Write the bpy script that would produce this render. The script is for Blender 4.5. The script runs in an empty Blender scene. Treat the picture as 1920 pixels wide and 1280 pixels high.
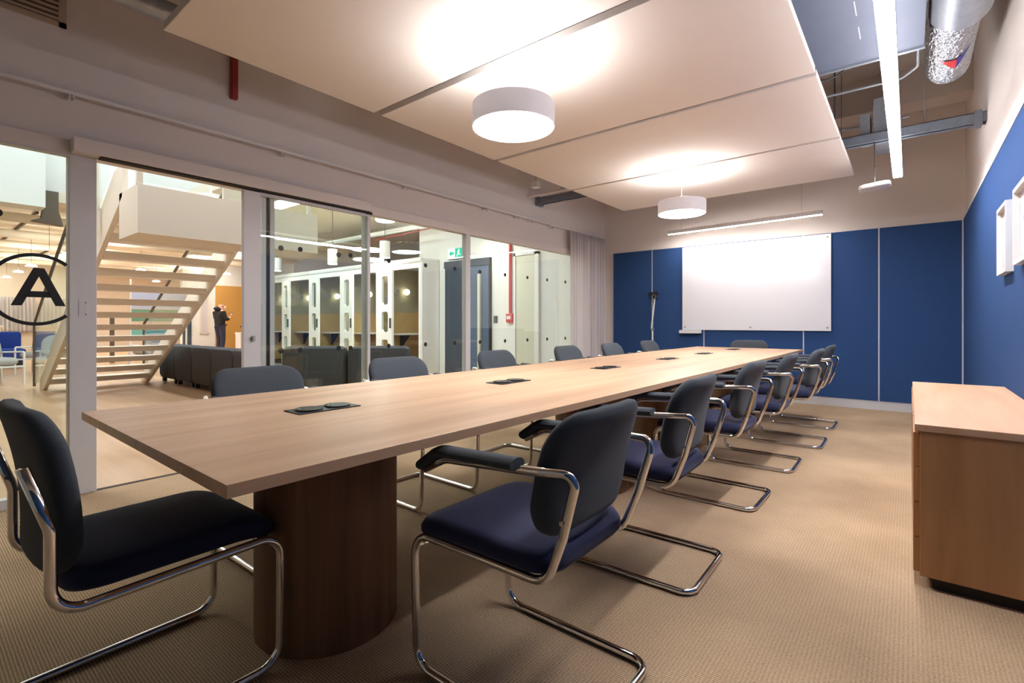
import bpy, bmesh, math, random
from mathutils import Vector, Matrix, Euler
random.seed(7)
PI = math.pi
scn = bpy.context.scene
COL = scn.collection

# ------------------------------------------------------------------ camera, world, exposure
CAM_Z = 1.05
cam_data = bpy.data.cameras.new('camera')
cam = bpy.data.objects.new('camera', cam_data)
COL.objects.link(cam)
cam.location = (0, 0, CAM_Z)
cam.rotation_euler = (math.radians(90), 0, math.radians(38.779))
cam_data.sensor_fit = 'HORIZONTAL'
cam_data.sensor_width = 36.0
cam_data.lens = 36.0 * 927.35 / 1920.0
cam_data.shift_y = -(640 - 605.6) / 1920.0
cam_data.clip_start = 0.02
cam_data.clip_end = 200
scn.camera = cam

world = bpy.data.worlds.new('world')
scn.world = world
world.use_nodes = True
wb = world.node_tree.nodes['Background']
wb.inputs['Color'].default_value = (0.80, 0.78, 0.76, 1)
wb.inputs['Strength'].default_value = 0.12

scn.view_settings.view_transform = 'Standard'
scn.view_settings.look = 'None'
scn.view_settings.exposure = 0.4
scn.view_settings.gamma = 1.0
scn.view_settings.use_curve_mapping = False
scn.cycles.use_denoising = True
scn.cycles.max_bounces = 8
scn.cycles.diffuse_bounces = 5
scn.cycles.glossy_bounces = 4
scn.cycles.transparent_max_bounces = 16
scn.cycles.sample_clamp_indirect = 6.0
scn.cycles.caustics_reflective = False
scn.cycles.caustics_refractive = False

# emission strengths of the lamps and of the added fill emitters
E_DISC_DOWN = 42.0
E_DISC_UP = 28.0
E_LINE = 78.0
E_LINE_FILL = 16.0
E_PEND_FILL = 160.0
E_WASH = 85.0
E_PEND = 26.0
E_OFFICE_FILL = 17.0
E_SKY = 2.1

# ------------------------------------------------------------------ materials
def srgb(r, g, b):
    def f(c):
        c /= 255.0
        return c / 12.92 if c <= 0.04045 else ((c + 0.055) / 1.055) ** 2.4
    return (f(r), f(g), f(b), 1)

def mat(name, col, rough=0.6, metal=0.0, spec=None, noise=0.0, nscale=20.0, bump=0.0, bscale=200.0, coat=0.0, sheen=0.0):
    m = bpy.data.materials.new(name)
    m.use_nodes = True
    nt = m.node_tree
    b = nt.nodes['Principled BSDF']
    b.inputs['Base Color'].default_value = col
    b.inputs['Roughness'].default_value = rough
    b.inputs['Metallic'].default_value = metal
    if spec is not None: b.inputs['Specular IOR Level'].default_value = spec
    if coat: b.inputs['Coat Weight'].default_value = coat
    if sheen: b.inputs['Sheen Weight'].default_value = sheen
    tc = None
    if noise or bump:
        tc = nt.nodes.new('ShaderNodeTexCoord')
    if noise:
        n = nt.nodes.new('ShaderNodeTexNoise'); n.inputs['Scale'].default_value = nscale; n.inputs['Detail'].default_value = 4
        nt.links.new(tc.outputs['Object'], n.inputs['Vector'])
        mx = nt.nodes.new('ShaderNodeMix'); mx.data_type = 'RGBA'
        mx.inputs[6].default_value = tuple(min(1, c * (1 - noise)) for c in col[:3]) + (1,)
        mx.inputs[7].default_value = tuple(min(1, c * (1 + noise)) for c in col[:3]) + (1,)
        nt.links.new(n.outputs['Fac'], mx.inputs[0]); nt.links.new(mx.outputs[2], b.inputs['Base Color'])
    if bump:
        n2 = nt.nodes.new('ShaderNodeTexNoise'); n2.inputs['Scale'].default_value = bscale; n2.inputs['Detail'].default_value = 3
        nt.links.new(tc.outputs['Object'], n2.inputs['Vector'])
        bp = nt.nodes.new('ShaderNodeBump'); bp.inputs['Strength'].default_value = bump; bp.inputs['Distance'].default_value = 0.002
        nt.links.new(n2.outputs['Fac'], bp.inputs['Height']); nt.links.new(bp.outputs['Normal'], b.inputs['Normal'])
    return m

def emis(name, col, strength):
    m = bpy.data.materials.new(name); m.use_nodes = True
    nt = m.node_tree; nt.nodes.clear()
    e = nt.nodes.new('ShaderNodeEmission'); e.inputs['Color'].default_value = col; e.inputs['Strength'].default_value = strength
    o = nt.nodes.new('ShaderNodeOutputMaterial'); nt.links.new(e.outputs[0], o.inputs['Surface'])
    return m

def wood(name, c1, c2, scale=(10, 0.7, 10), rough=0.42, plank=None):
    """streaky grain; scale is small along the grain direction"""
    m = bpy.data.materials.new(name); m.use_nodes = True
    nt = m.node_tree; b = nt.nodes['Principled BSDF']; b.inputs['Roughness'].default_value = rough
    tc = nt.nodes.new('ShaderNodeTexCoord'); mp = nt.nodes.new('ShaderNodeMapping'); mp.inputs['Scale'].default_value = scale
    nt.links.new(tc.outputs['Object'], mp.inputs['Vector'])
    n = nt.nodes.new('ShaderNodeTexNoise'); n.inputs['Scale'].default_value = 1.0; n.inputs['Detail'].default_value = 7; n.inputs['Roughness'].default_value = 0.62; n.inputs['Distortion'].default_value = 0.35
    nt.links.new(mp.outputs[0], n.inputs['Vector'])
    cr = nt.nodes.new('ShaderNodeValToRGB'); cr.color_ramp.elements[0].position = 0.3; cr.color_ramp.elements[1].position = 0.72
    cr.color_ramp.elements[0].color = c2; cr.color_ramp.elements[1].color = c1
    nt.links.new(n.outputs['Fac'], cr.inputs[0])
    out = cr.outputs[0]
    if plank:  # plank = (axis across, board width): each board gets its own tone
        sp = nt.nodes.new('ShaderNodeSeparateXYZ'); nt.links.new(tc.outputs['Object'], sp.inputs[0])
        d = nt.nodes.new('ShaderNodeMath'); d.operation = 'DIVIDE'; d.inputs[1].default_value = plank[1]
        nt.links.new(sp.outputs[plank[0]], d.inputs[0])
        fl = nt.nodes.new('ShaderNodeMath'); fl.operation = 'FLOOR'; nt.links.new(d.outputs[0], fl.inputs[0])
        wn = nt.nodes.new('ShaderNodeTexWhiteNoise'); wn.noise_dimensions = '1D'; nt.links.new(fl.outputs[0], wn.inputs['W'])
        mx = nt.nodes.new('ShaderNodeMix'); mx.data_type = 'RGBA'; mx.blend_type = 'MULTIPLY'; mx.inputs[0].default_value = 1
        mr = nt.nodes.new('ShaderNodeMapRange'); mr.inputs['To Min'].default_value = plank[2]; mr.inputs['To Max'].default_value = 1.04
        nt.links.new(wn.outputs['Value'], mr.inputs[0]); nt.links.new(out, mx.inputs[6]); nt.links.new(mr.outputs[0], mx.inputs[7])
        out = mx.outputs[2]
    nt.links.new(out, b.inputs['Base Color'])
    bp = nt.nodes.new('ShaderNodeBump'); bp.inputs['Strength'].default_value = 0.08; bp.inputs['Distance'].default_value = 0.001
    nt.links.new(n.outputs['Fac'], bp.inputs['Height']); nt.links.new(bp.outputs[0], b.inputs['Normal'])
    return m

def carpet_mat():
    m = bpy.data.materials.new('sisal_carpet'); m.use_nodes = True
    nt = m.node_tree; b = nt.nodes['Principled BSDF']; b.inputs['Roughness'].default_value = 0.95; b.inputs['Specular IOR Level'].default_value = 0.15
    tc = nt.nodes.new('ShaderNodeTexCoord'); sp = nt.nodes.new('ShaderNodeSeparateXYZ'); nt.links.new(tc.outputs['Object'], sp.inputs[0])
    def mathn(op, a, bb=None):
        n = nt.nodes.new('ShaderNodeMath'); n.operation = op
        if isinstance(a, (int, float)): n.inputs[0].default_value = a
        else: nt.links.new(a, n.inputs[0])
        if bb is not None:
            if isinstance(bb, (int, float)): n.inputs[1].default_value = bb
            else: nt.links.new(bb, n.inputs[1])
        return n.outputs[0]
    s = mathn('SINE', mathn('MULTIPLY', sp.outputs[1], 2 * PI / 0.0085))
    s2 = mathn('SINE', mathn('MULTIPLY', sp.outputs[0], 2 * PI / 0.012))
    rib = mathn('ADD', mathn('MULTIPLY', s, 0.5), mathn('MULTIPLY', s2, 0.13))
    n1 = nt.nodes.new('ShaderNodeTexNoise'); n1.inputs['Scale'].default_value = 160; n1.inputs['Detail'].default_value = 3; nt.links.new(tc.outputs['Object'], n1.inputs['Vector'])
    n2 = nt.nodes.new('ShaderNodeTexNoise'); n2.inputs['Scale'].default_value = 3; n2.inputs['Detail'].default_value = 4; nt.links.new(tc.outputs['Object'], n2.inputs['Vector'])
    f = mathn('ADD', mathn('ADD', mathn('MULTIPLY', rib, 0.55), 0.5), mathn('ADD', mathn('MULTIPLY', mathn('SUBTRACT', n1.outputs['Fac'], 0.5), 0.9), mathn('MULTIPLY', mathn('SUBTRACT', n2.outputs['Fac'], 0.5), 0.35)))
    cr = nt.nodes.new('ShaderNodeValToRGB'); cr.color_ramp.elements[0].color = srgb(128, 103, 78); cr.color_ramp.elements[1].color = srgb(222, 193, 158)
    nt.links.new(f, cr.inputs[0]); nt.links.new(cr.outputs[0], b.inputs['Base Color'])
    bp = nt.nodes.new('ShaderNodeBump'); bp.inputs['Strength'].default_value = 0.35; bp.inputs['Distance'].default_value = 0.002
    nt.links.new(rib, bp.inputs['Height']); nt.links.new(bp.outputs[0], b.inputs['Normal'])
    return m

def glass_mat(name, tint, refl=1.0):
    m = bpy.data.materials.new(name); m.use_nodes = True
    nt = m.node_tree; nt.nodes.clear()
    o = nt.nodes.new('ShaderNodeOutputMaterial')
    t = nt.nodes.new('ShaderNodeBsdfTransparent'); t.inputs[0].default_value = tint
    g = nt.nodes.new('ShaderNodeBsdfGlossy'); g.inputs['Roughness'].default_value = 0.0; g.inputs[0].default_value = (0.95, 1, 0.98, 1)
    fr = nt.nodes.new('ShaderNodeFresnel')
    # same reflectance entering and leaving the pane: the node inverts the index on back faces, so invert it back
    ge = nt.nodes.new('ShaderNodeNewGeometry'); mr = nt.nodes.new('ShaderNodeMapRange')
    mr.inputs['To Min'].default_value = 1.42; mr.inputs['To Max'].default_value = 1 / 1.42
    nt.links.new(ge.outputs['Backfacing'], mr.inputs[0]); nt.links.new(mr.outputs[0], fr.inputs[0])
    mu = nt.nodes.new('ShaderNodeMath'); mu.operation = 'MULTIPLY'; mu.inputs[1].default_value = refl
    mx = nt.nodes.new('ShaderNodeMixShader')
    nt.links.new(fr.outputs[0], mu.inputs[0]); nt.links.new(mu.outputs[0], mx.inputs[0])
    nt.links.new(t.outputs[0], mx.inputs[1]); nt.links.new(g.outputs[0], mx.inputs[2]); nt.links.new(mx.outputs[0], o.inputs['Surface'])
    return m

M = {}
M['wall'] = mat('wall_paint', srgb(226, 217, 210), 0.85, noise=0.02, nscale=3)
M['glaze_white'] = mat('glazing_frame_white', srgb(214, 212, 214), 0.5)
M['bulkhead'] = mat('bulkhead_paint', srgb(230, 222, 218), 0.8)
M['ceil'] = mat('slab_paint', srgb(190, 176, 162), 0.9, noise=0.05, nscale=4)
M['raft'] = mat('acoustic_raft', srgb(226, 216, 208), 0.9, noise=0.015, nscale=6)
M['blue'] = mat('blue_felt', srgb(50, 78, 124), 0.95, spec=0.1, noise=0.06, nscale=60)
M['seam'] = mat('pale_seam', srgb(205, 208, 220), 0.6)
M['skirt'] = mat('skirting_paint', srgb(205, 206, 208), 0.5)
M['white'] = mat('white_lacquer', srgb(232, 231, 230), 0.45)
M['board'] = mat('whiteboard', srgb(236, 238, 244), 0.12, coat=0.3)
M['carpet'] = carpet_mat()
M['oak'] = wood('oak_table', srgb(222, 186, 152), srgb(190, 150, 116), (9, 0.55, 9), 0.40)
M['oak_edge'] = wood('oak_edge', srgb(178, 136, 104), srgb(150, 110, 82), (14, 0.6, 40), 0.5)
M['oak_v'] = wood('oak_vertical', srgb(140, 100, 70), srgb(104, 70, 47), (14, 14, 0.8), 0.5)
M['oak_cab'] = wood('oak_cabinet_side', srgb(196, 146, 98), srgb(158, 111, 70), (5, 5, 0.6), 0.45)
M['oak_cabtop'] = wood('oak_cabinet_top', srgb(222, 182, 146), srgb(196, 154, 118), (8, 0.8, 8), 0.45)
M['plinth'] = mat('dark_plinth', srgb(35, 26, 20), 0.7)
M['chrome'] = mat('chrome', (0.83, 0.82, 0.81, 1), 0.07, 1.0)
M['char'] = mat('charcoal_fabric', srgb(72, 78, 85), 0.95, spec=0.15, noise=0.18, nscale=260, bump=0.35, bscale=520, sheen=0.1)
M['navy'] = mat('navy_fabric', srgb(42, 46, 78), 0.9, spec=0.2, noise=0.12, nscale=300, bump=0.2, bscale=600, sheen=0.15)
M['black'] = mat('black_plastic', srgb(26, 26, 29), 0.4)
M['blackmatt'] = mat('black_vinyl', srgb(20, 18, 24), 0.6)
M['galv'] = mat('galvanised_steel', srgb(172, 178, 186), 0.42, 0.45, noise=0.2, nscale=18)
M['duct'] = mat('duct_blue_grey', srgb(122, 130, 148), 0.5, 0.1, noise=0.08, nscale=5)
M['galvdark'] = mat('dull_galvanised', srgb(122, 128, 138), 0.45, 0.4, noise=0.25, nscale=25)
M['foil'] = mat('foil', srgb(205, 208, 214), 0.3, 1.0, noise=0.2, nscale=30, bump=1.0, bscale=45)
for n_ in M['foil'].node_tree.nodes:
    if n_.type == 'BUMP': n_.inputs['Distance'].default_value = 0.03
M['wire'] = mat('dark_wire', srgb(60, 55, 52), 0.6)
M['steel'] = mat('steel_wire', srgb(170, 170, 170), 0.4, 0.6)
M['red'] = mat('red_pipe', srgb(150, 46, 40), 0.5)
M['redbright'] = mat('red_plastic', srgb(205, 60, 62), 0.4)
M['bluesticker'] = mat('blue_sticker', srgb(58, 50, 140), 0.5)
M['curtain'] = mat('curtain_cloth', srgb(240, 236, 237), 0.9, sheen=0.2)
nt_ = M['curtain'].node_tree
tr_ = nt_.nodes.new('ShaderNodeBsdfTranslucent'); tr_.inputs[0].default_value = (0.86, 0.83, 0.83, 1)
ms_ = nt_.nodes.new('ShaderNodeMixShader'); ms_.inputs[0].default_value = 0.5
nt_.links.new(nt_.nodes['Principled BSDF'].outputs[0], ms_.inputs[1]); nt_.links.new(tr_.outputs[0], ms_.inputs[2])
nt_.links.new(ms_.outputs[0], nt_.nodes['Material Output'].inputs['Surface'])
M['grille'] = mat('grille_paint', srgb(190, 172, 152), 0.7)
M['gap'] = mat('dark_gap', srgb(46, 36, 30), 0.8)
M['glass'] = glass_mat('partition_glass', (0.93, 0.965, 0.94, 1), 1.25)
M['glass2'] = glass_mat('thin_glass', (0.95, 0.98, 0.96, 1), 1.0)
M['lamp_shell'] = mat('lamp_shell', srgb(206, 200, 200), 0.55)
nt_ = M['lamp_shell'].node_tree
tr_ = nt_.nodes.new('ShaderNodeBsdfTranslucent'); tr_.inputs[0].default_value = (0.8, 0.79, 0.82, 1)
ms_ = nt_.nodes.new('ShaderNodeMixShader'); ms_.inputs[0].default_value = 0.10
nt_.links.new(nt_.nodes['Principled BSDF'].outputs[0], ms_.inputs[1]); nt_.links.new(tr_.outputs[0], ms_.inputs[2])
nt_.links.new(ms_.outputs[0], nt_.nodes['Material Output'].inputs['Surface'])
M['e_down'] = emis('lamp_diffuser', (1.0, 0.985, 0.98, 1), E_DISC_DOWN)
M['e_up'] = emis('lamp_uplight', (0.98, 0.985, 1.0, 1), E_DISC_UP)
M['e_line'] = emis('linear_diffuser', (0.97, 0.95, 1.0, 1), E_LINE)
M['e_linefill'] = emis('linear_added_fill', (0.97, 0.96, 1.0, 1), E_LINE_FILL)
M['e_pendfill'] = emis('pendant_added_fill', (1.0, 0.95, 0.88, 1), E_PEND_FILL)
M['e_wash'] = emis('wall_washer', (1.0, 0.93, 0.90, 1), E_WASH)
M['e_pend'] = emis('pendant_glow', (1.0, 0.93, 0.84, 1), E_PEND)
M['e_warm'] = emis('warm_globe', (1.0, 0.88, 0.62, 1), 5.0)
M['e_officefill'] = emis('office_fill_panel', (1.0, 0.94, 0.86, 1), E_OFFICE_FILL)
M['e_coolfill'] = emis('office_fill_panel_cool', (0.86, 0.96, 1.0, 1), E_OFFICE_FILL * 1.25)
M['e_sky'] = emis('rooflight_sky', (0.84, 0.93, 1.0, 1), E_SKY)
M['e_sign'] = emis('sign_white', (0.85, 1.0, 0.93, 1), 1.4)
M['e_signgreen'] = emis('sign_green', (0.05, 0.62, 0.38, 1), 1.0)
M['owall'] = mat('office_wall', srgb(234, 235, 232), 0.8)
M['owarm'] = mat('office_warm_plaster', srgb(234, 221, 204), 0.85)
M['ostair'] = mat('stair_paint', srgb(236, 227, 213), 0.6)
M['otread'] = mat('stair_tread_grey', srgb(228, 214, 196), 0.6)
M['ofloor'] = wood('office_floor', srgb(206, 172, 136), srgb(176, 142, 108), (0.5, 7, 6), 0.3, plank=(1, 0.18, 0.86))
M['oceil'] = mat('office_ceiling', srgb(238, 228, 208), 0.9, noise=0.05, nscale=2)
M['ogrey'] = mat('office_grey_wall', srgb(176, 178, 180), 0.85)
M['ochre'] = mat('ochre_panel', srgb(200, 150, 78), 0.7)
M['olive'] = mat('olive_felt', srgb(166, 160, 138), 0.9)
M['ochrewood'] = wood('booth_ply', srgb(206, 176, 124), srgb(188, 156, 104), (3, 3, 3), 0.6)
M['bronze'] = mat('dark_rail', srgb(92, 80, 66), 0.5)
M['ductdark'] = mat('dark_duct', srgb(96, 86, 74), 0.7)
M['sofa'] = mat('dark_grey_sofa', srgb(84, 84, 88), 0.95, spec=0.1, noise=0.08, nscale=80)
M['bluesofa'] = mat('blue_sofa', srgb(40, 66, 150), 0.9, spec=0.1)
M['greysofa'] = mat('grey_upholstery', srgb(172, 172, 172), 0.9)
M['doornavy'] = mat('navy_door', srgb(88, 104, 128), 0.25)
M['doordark'] = mat('navy_door_dark', srgb(66, 76, 90), 0.3)
M['cream'] = mat('cream_door', srgb(210, 210, 192), 0.5)
M['skin'] = mat('skin', srgb(222, 168, 148), 0.6)
M['hoodie'] = mat('black_hoodie', srgb(38, 38, 40), 0.95)
M['jeans'] = mat('dark_jeans', srgb(52, 54, 76), 0.95)
M['teal'] = mat('teal_panel', srgb(120, 190, 180), 0.4)
M['sea'] = mat('green_panel', srgb(110, 160, 130), 0.4)
M['lilac'] = mat('pale_blue_panel', srgb(190, 202, 232), 0.4)
M['art'] = mat('art_paper', srgb(206, 200, 202), 0.8)
M['artmark'] = mat('art_mark', srgb(150, 110, 104), 0.8)
M['leaf'] = mat('leaf_green', srgb(98, 160, 60), 0.7)

# ------------------------------------------------------------------ mesh helpers
def link(name, bm, m, parent=None, smooth=False, loc=None, rot=None):
    me = bpy.data.meshes.new(name)
    bmesh.ops.recalc_face_normals(bm, faces=bm.faces)
    bm.to_mesh(me); bm.free()
    if isinstance(m, (list, tuple)):
        for x in m: me.materials.append(x)
    else: me.materials.append(m)
    if smooth:
        me.polygons.foreach_set('use_smooth', [True] * len(me.polygons))
        if smooth != 'all': me.set_sharp_from_angle(angle=math.radians(38))
    o = bpy.data.objects.new(name, me); COL.objects.link(o)
    if parent is not None: o.parent = parent
    if loc: o.location = loc
    if rot: o.rotation_euler = rot
    return o

def thing(name, label, cat, loc=(0, 0, 0), rz=0.0, group=None):
    o = bpy.data.objects.new(name, None); COL.objects.link(o)
    o.empty_display_size = 0.1
    o.location = loc; o.rotation_euler = (0, 0, rz)
    o['label'] = label; o['category'] = cat
    if group: o['group'] = group
    return o

def tag(o, label, cat, group=None):
    o['label'] = label; o['category'] = cat
    if group: o['group'] = group
    return o

def struct(o):
    o['kind'] = 'structure'
    return o

def copy_tree(o, parent=None):
    c = o.copy(); COL.objects.link(c)
    if parent is not None: c.parent = parent
    for ch in list(o.children): copy_tree(ch, c)
    return c

def box(bm, lo, hi, bev=0.0, mi=0, mtx=None):
    r = bmesh.ops.create_cube(bm, size=1.0)
    vs = r['verts']
    c = [(a + b) / 2 for a, b in zip(lo, hi)]; s = [abs(b - a) for a, b in zip(lo, hi)]
    for v in vs: v.co = Vector((v.co.x * s[0] + c[0], v.co.y * s[1] + c[1], v.co.z * s[2] + c[2]))
    fs = list({f for v in vs for f in v.link_faces})
    for f in fs: f.material_index = mi
    if mtx is not None:
        for v in vs: v.co = mtx @ v.co
    if bev:
        es = list({e for v in vs for e in v.link_edges})
        bmesh.ops.bevel(bm, geom=es, offset=bev, segments=2, affect='EDGES', profile=0.5)
    return bm

def boxes(*bs, bev=0.0):
    bm = bmesh.new()
    for lo, hi in bs: box(bm, lo, hi, bev)
    return bm

def bx(lo, hi, bev=0.0):
    return box(bmesh.new(), lo, hi, bev)

def cyl(bm, c, r, z0, z1, n=32, axis='Z', r2=None, caps=True):
    """cylinder along axis; c is the centre in the other two coordinates"""
    r2 = r if r2 is None else r2
    rings = []
    for z, rr in ((z0, r), (z1, r2)):
        ring = []
        for i in range(n):
            a = 2 * PI * i / n
            u, v = c[0] + rr * math.cos(a), c[1] + rr * math.sin(a)
            p = (u, v, z) if axis == 'Z' else ((z, u, v) if axis == 'X' else (u, z, v))
            ring.append(bm.verts.new(p))
        rings.append(ring)
    for i in range(n):
        j = (i + 1) % n
        bm.faces.new((rings[0][i], rings[0][j], rings[1][j], rings[1][i]))
    if caps:
        bm.faces.new(rings[0]); bm.faces.new(rings[1])
    return bm

def fillet(pts, radii, seg=7):
    pts = [Vector(p) for p in pts]
    out = [pts[0]]
    for i in range(1, len(pts) - 1):
        p, a, b = pts[i], pts[i - 1], pts[i + 1]
        r = radii[i] if isinstance(radii, (list, tuple)) else radii
        if r <= 0: out.append(p); continue
        d1 = (a - p); d2 = (b - p); l1, l2 = d1.length, d2.length; d1.normalize(); d2.normalize()
        ang = d1.angle(d2)
        if ang > PI - 0.05: out.append(p); continue
        t = min(r / math.tan(ang / 2), l1 * 0.48, l2 * 0.48)
        rr = t * math.tan(ang / 2)
        bis = (d1 + d2).normalized(); c = p + bis * (rr / math.sin(ang / 2))
        s = p + d1 * t - c; e = p + d2 * t - c
        n = s.cross(e).normalized(); tot = s.angle(e)
        for k in range(seg + 1):
            out.append(c + Matrix.Rotation(tot * k / seg, 3, n) @ s)
    out.append(pts[-1])
    return out

def sweep(bm, pts, r, n=10, rx=None, closed=False, up=None, caps=True):
    """tube of radius r (and rx across, for a flat section) along pts"""
    pts = [Vector(p) for p in pts]
    N = len(pts)
    tang = []
    for i in range(N):
        if closed: t = pts[(i + 1) % N] - pts[i - 1]
        elif i == 0: t = pts[1] - pts[0]
        elif i == N - 1: t = pts[-1] - pts[-2]
        else: t = (pts[i + 1] - pts[i]).normalized() + (pts[i] - pts[i - 1]).normalized()
        tang.append(t.normalized())
    u = Vector(up) if up else (Vector((0, 0, 1)) if abs(tang[0].z) < 0.9 else Vector((1, 0, 0)))
    nrm = (u - tang[0] * u.dot(tang[0])).normalized()
    rings = []
    for i in range(N):
        if i:
            ax = tang[i - 1].cross(tang[i])
            if ax.length > 1e-7:
                nrm = Matrix.Rotation(tang[i - 1].angle(tang[i]), 3, ax.normalized()) @ nrm
        nrm = (nrm - tang[i] * nrm.dot(tang[i])).normalized()
        bi = tang[i].cross(nrm)
        ra = r[i] if isinstance(r, (list, tuple)) else r
        rb = (rx if rx is not None else ra)
        ring = [bm.verts.new(pts[i] + nrm * (ra * math.cos(2 * PI * k / n)) + bi * (rb * math.sin(2 * PI * k / n))) for k in range(n)]
        rings.append(ring)
    last = N if closed else N - 1
    for i in range(last):
        a, b = rings[i], rings[(i + 1) % N]
        for k in range(n):
            j = (k + 1) % n
            bm.faces.new((a[k], a[j], b[j], b[k]))
    if caps and not closed:
        bm.faces.new(rings[0]); bm.faces.new(rings[-1])
    return bm

def tube(pts, r, n=10, **k):
    return sweep(bmesh.new(), pts, r, n, **k)

def cushion(w, d, t, rad, fn=None, seg=8, rings=6, bulge=0.0, base=0.0):
    """upholstered pad in local x (w), y (d), thickness t in z, rounded plan corners; fn deforms each vertex"""
    bm = bmesh.new()
    outl = []
    for cx, cy, a0 in ((w / 2 - rad, d / 2 - rad, 0), (-w / 2 + rad, d / 2 - rad, PI / 2), (-w / 2 + rad, -d / 2 + rad, PI), (w / 2 - rad, -d / 2 + rad, 3 * PI / 2)):
        for k in range(seg + 1):
            a = a0 + PI / 2 * k / seg
            outl.append((cx + rad * math.cos(a), cy + rad * math.sin(a)))
    # add points on straight sides
    full = []
    for i in range(len(outl)):
        a, b = outl[i], outl[(i + 1) % len(outl)]
        full.append(a)
        L = math.dist(a, b)
        k = int(L / 0.035)
        for q in range(1, k): full.append((a[0] + (b[0] - a[0]) * q / k, a[1] + (b[1] - a[1]) * q / k))
    n = len(full)
    er = t * 0.45
    prof = []   # (inset, z)
    for k in range(6):
        a = -PI / 2 + PI * k / 5
        prof.append((er * (1 - math.cos(a)), t / 2 * math.sin(a)))
    layers = []
    def ring(inset, z):
        sx = max(0.0, (w / 2 - inset) / (w / 2)); sy = max(0.0, (d / 2 - inset) / (d / 2))
        return [(x * sx, y * sy, z) for x, y in full]
    def scaled(s, z):
        sx = (w / 2 - er) / (w / 2) * s; sy = (d / 2 - er) / (d / 2) * s
        return [(x * sx, y * sy, z) for x, y in full]
    for k in range(1, rings):
        s = k / rings
        layers.append(scaled(s, -t / 2 - base * (1 - s * s)))
    for p in prof: layers.append(ring(*p))
    for k in range(rings - 1, 0, -1):
        s = k / rings
        layers.append(scaled(s, t / 2 + bulge * (1 - s * s)))
    fn = fn or (lambda x, y, z: (x, y, z))
    V = [[bm.verts.new(fn(*p)) for p in L] for L in layers]
    for i in range(len(V) - 1):
        for k in range(n):
            j = (k + 1) % n
            bm.faces.new((V[i][k], V[i][j], V[i + 1][j], V[i + 1][k]))
    c0 = bm.verts.new(fn(0, 0, -t / 2 - base)); c1 = bm.verts.new(fn(0, 0, t / 2 + bulge))
    for k in range(n):
        j = (k + 1) % n
        bm.faces.new((V[0][j], V[0][k], c0)); bm.faces.new((V[-1][k], V[-1][j], c1))
    return bm

def prism(poly, t0, t1, axis='X', mi=0, bm=None):
    """extrude a 2D polygon; axis X: poly in (y,z), axis Y: poly in (x,z), axis Z: (x,y)"""
    bm = bm or bmesh.new()
    def P(p, t):
        return (t, p[0], p[1]) if axis == 'X' else ((p[0], t, p[1]) if axis == 'Y' else (p[0], p[1], t))
    a = [bm.verts.new(P(p, t0)) for p in poly]; b = [bm.verts.new(P(p, t1)) for p in poly]
    f1 = bm.faces.new(a); f2 = bm.faces.new(b)
    fs = [f1, f2]
    for i in range(len(poly)):
        j = (i + 1) % len(poly)
        fs.append(bm.faces.new((a[i], a[j], b[j], b[i])))
    for f in fs: f.material_index = mi
    return bm

# ------------------------------------------------------------------ room dimensions
XG = -3.99          # glass partition plane
XR = 0.487          # right wall
YB = 7.45           # back wall
ZC = 3.68           # slab over the meeting room
HEAD = 2.074        # top of the glazing
YF = -2.6           # how far the room runs behind the camera

# ---- shell
struct(link('floor', bx((XG + 0.02, YF, -0.06), (XR + 0.1, YB + 0.1, 0.0)), M['carpet']))
struct(link('floor_office', bx((-30, -8, -0.075), (XG - 0.02, 14, -0.005)), M['ofloor']))
struct(link('trim_1', bx((XG - 0.02, YF, -0.06), (XG + 0.02, YB, 0.002)), M['gap']))
struct(link('wall_back', bx((XG - 0.15, YB, 0), (XR + 0.15, YB + 0.15, ZC)), M['wall']))
struct(link('wall_right', bx((XR, YF, 0), (XR + 0.15, YB, ZC)), M['wall']))
struct(link('wall_left', bx((XG - 0.12, YF, HEAD + 0.085), (XG, YB, ZC)), M['bulkhead']))
struct(link('wall_left_jamb', bx((XG - 0.12, 6.70, 0), (XG, YB, HEAD + 0.085)), M['wall']))
struct(link('ceiling', bx((XG - 0.12, YF, ZC), (XR + 0.15, YB + 0.15, ZC + 0.2)), M['ceil']))
# ceiling beams over the raft
struct(link('ceiling_beam', bx((XG, 6.55, 3.32), (XR, 6.85, ZC)), M['ceil']))
struct(link('baseboard_back', bx((XG + 0.0, YB - 0.022, 0), (XR, YB, 0.105), 0.002), M['skirt']))
struct(link('baseboard_right', bx((XR - 0.02, YF, 0), (XR, YB - 0.02, 0.105), 0.002), M['skirt']))

# blue felt panels on the back wall, each panel a thing, pale gaps between them
seams = [-3.82, -3.145, -2.35, -1.079, -0.287, 0.462]
names = ['behind the white curtain edge and articulated arm', 'left of the whiteboard between arm and tray', 'behind the left half of the whiteboard', 'behind the right end of the whiteboard', 'widest bare one, in the right corner']
struct(link('trim_2', bx((-3.83, YB - 0.027, 0.105), (XR - 0.001, YB, 2.19)), M['seam']))
for i in range(5):
    o = link('wall_panel', bx((seams[i] + 0.007, YB - 0.03, 0.11), (seams[i + 1] - 0.007, YB - 0.008, 2.195), 0.002), M['blue'])
    tag(o, 'navy blue felt wall panel on back wall, ' + names[i], 'wall panel', 'navy felt panels on the back wall')
struct(link('trim_3', bx((XR - 0.022, YF, 2.20), (XR, YB - 0.03, 2.225)), M['seam']))
o = link('wall_panel', bx((XR - 0.018, YF, 0.11), (XR, YB - 0.04, 2.20), 0.002), M['blue'])
tag(o, 'long blue felt wall panel covering the right wall behind the cabinet', 'wall panel')

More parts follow.
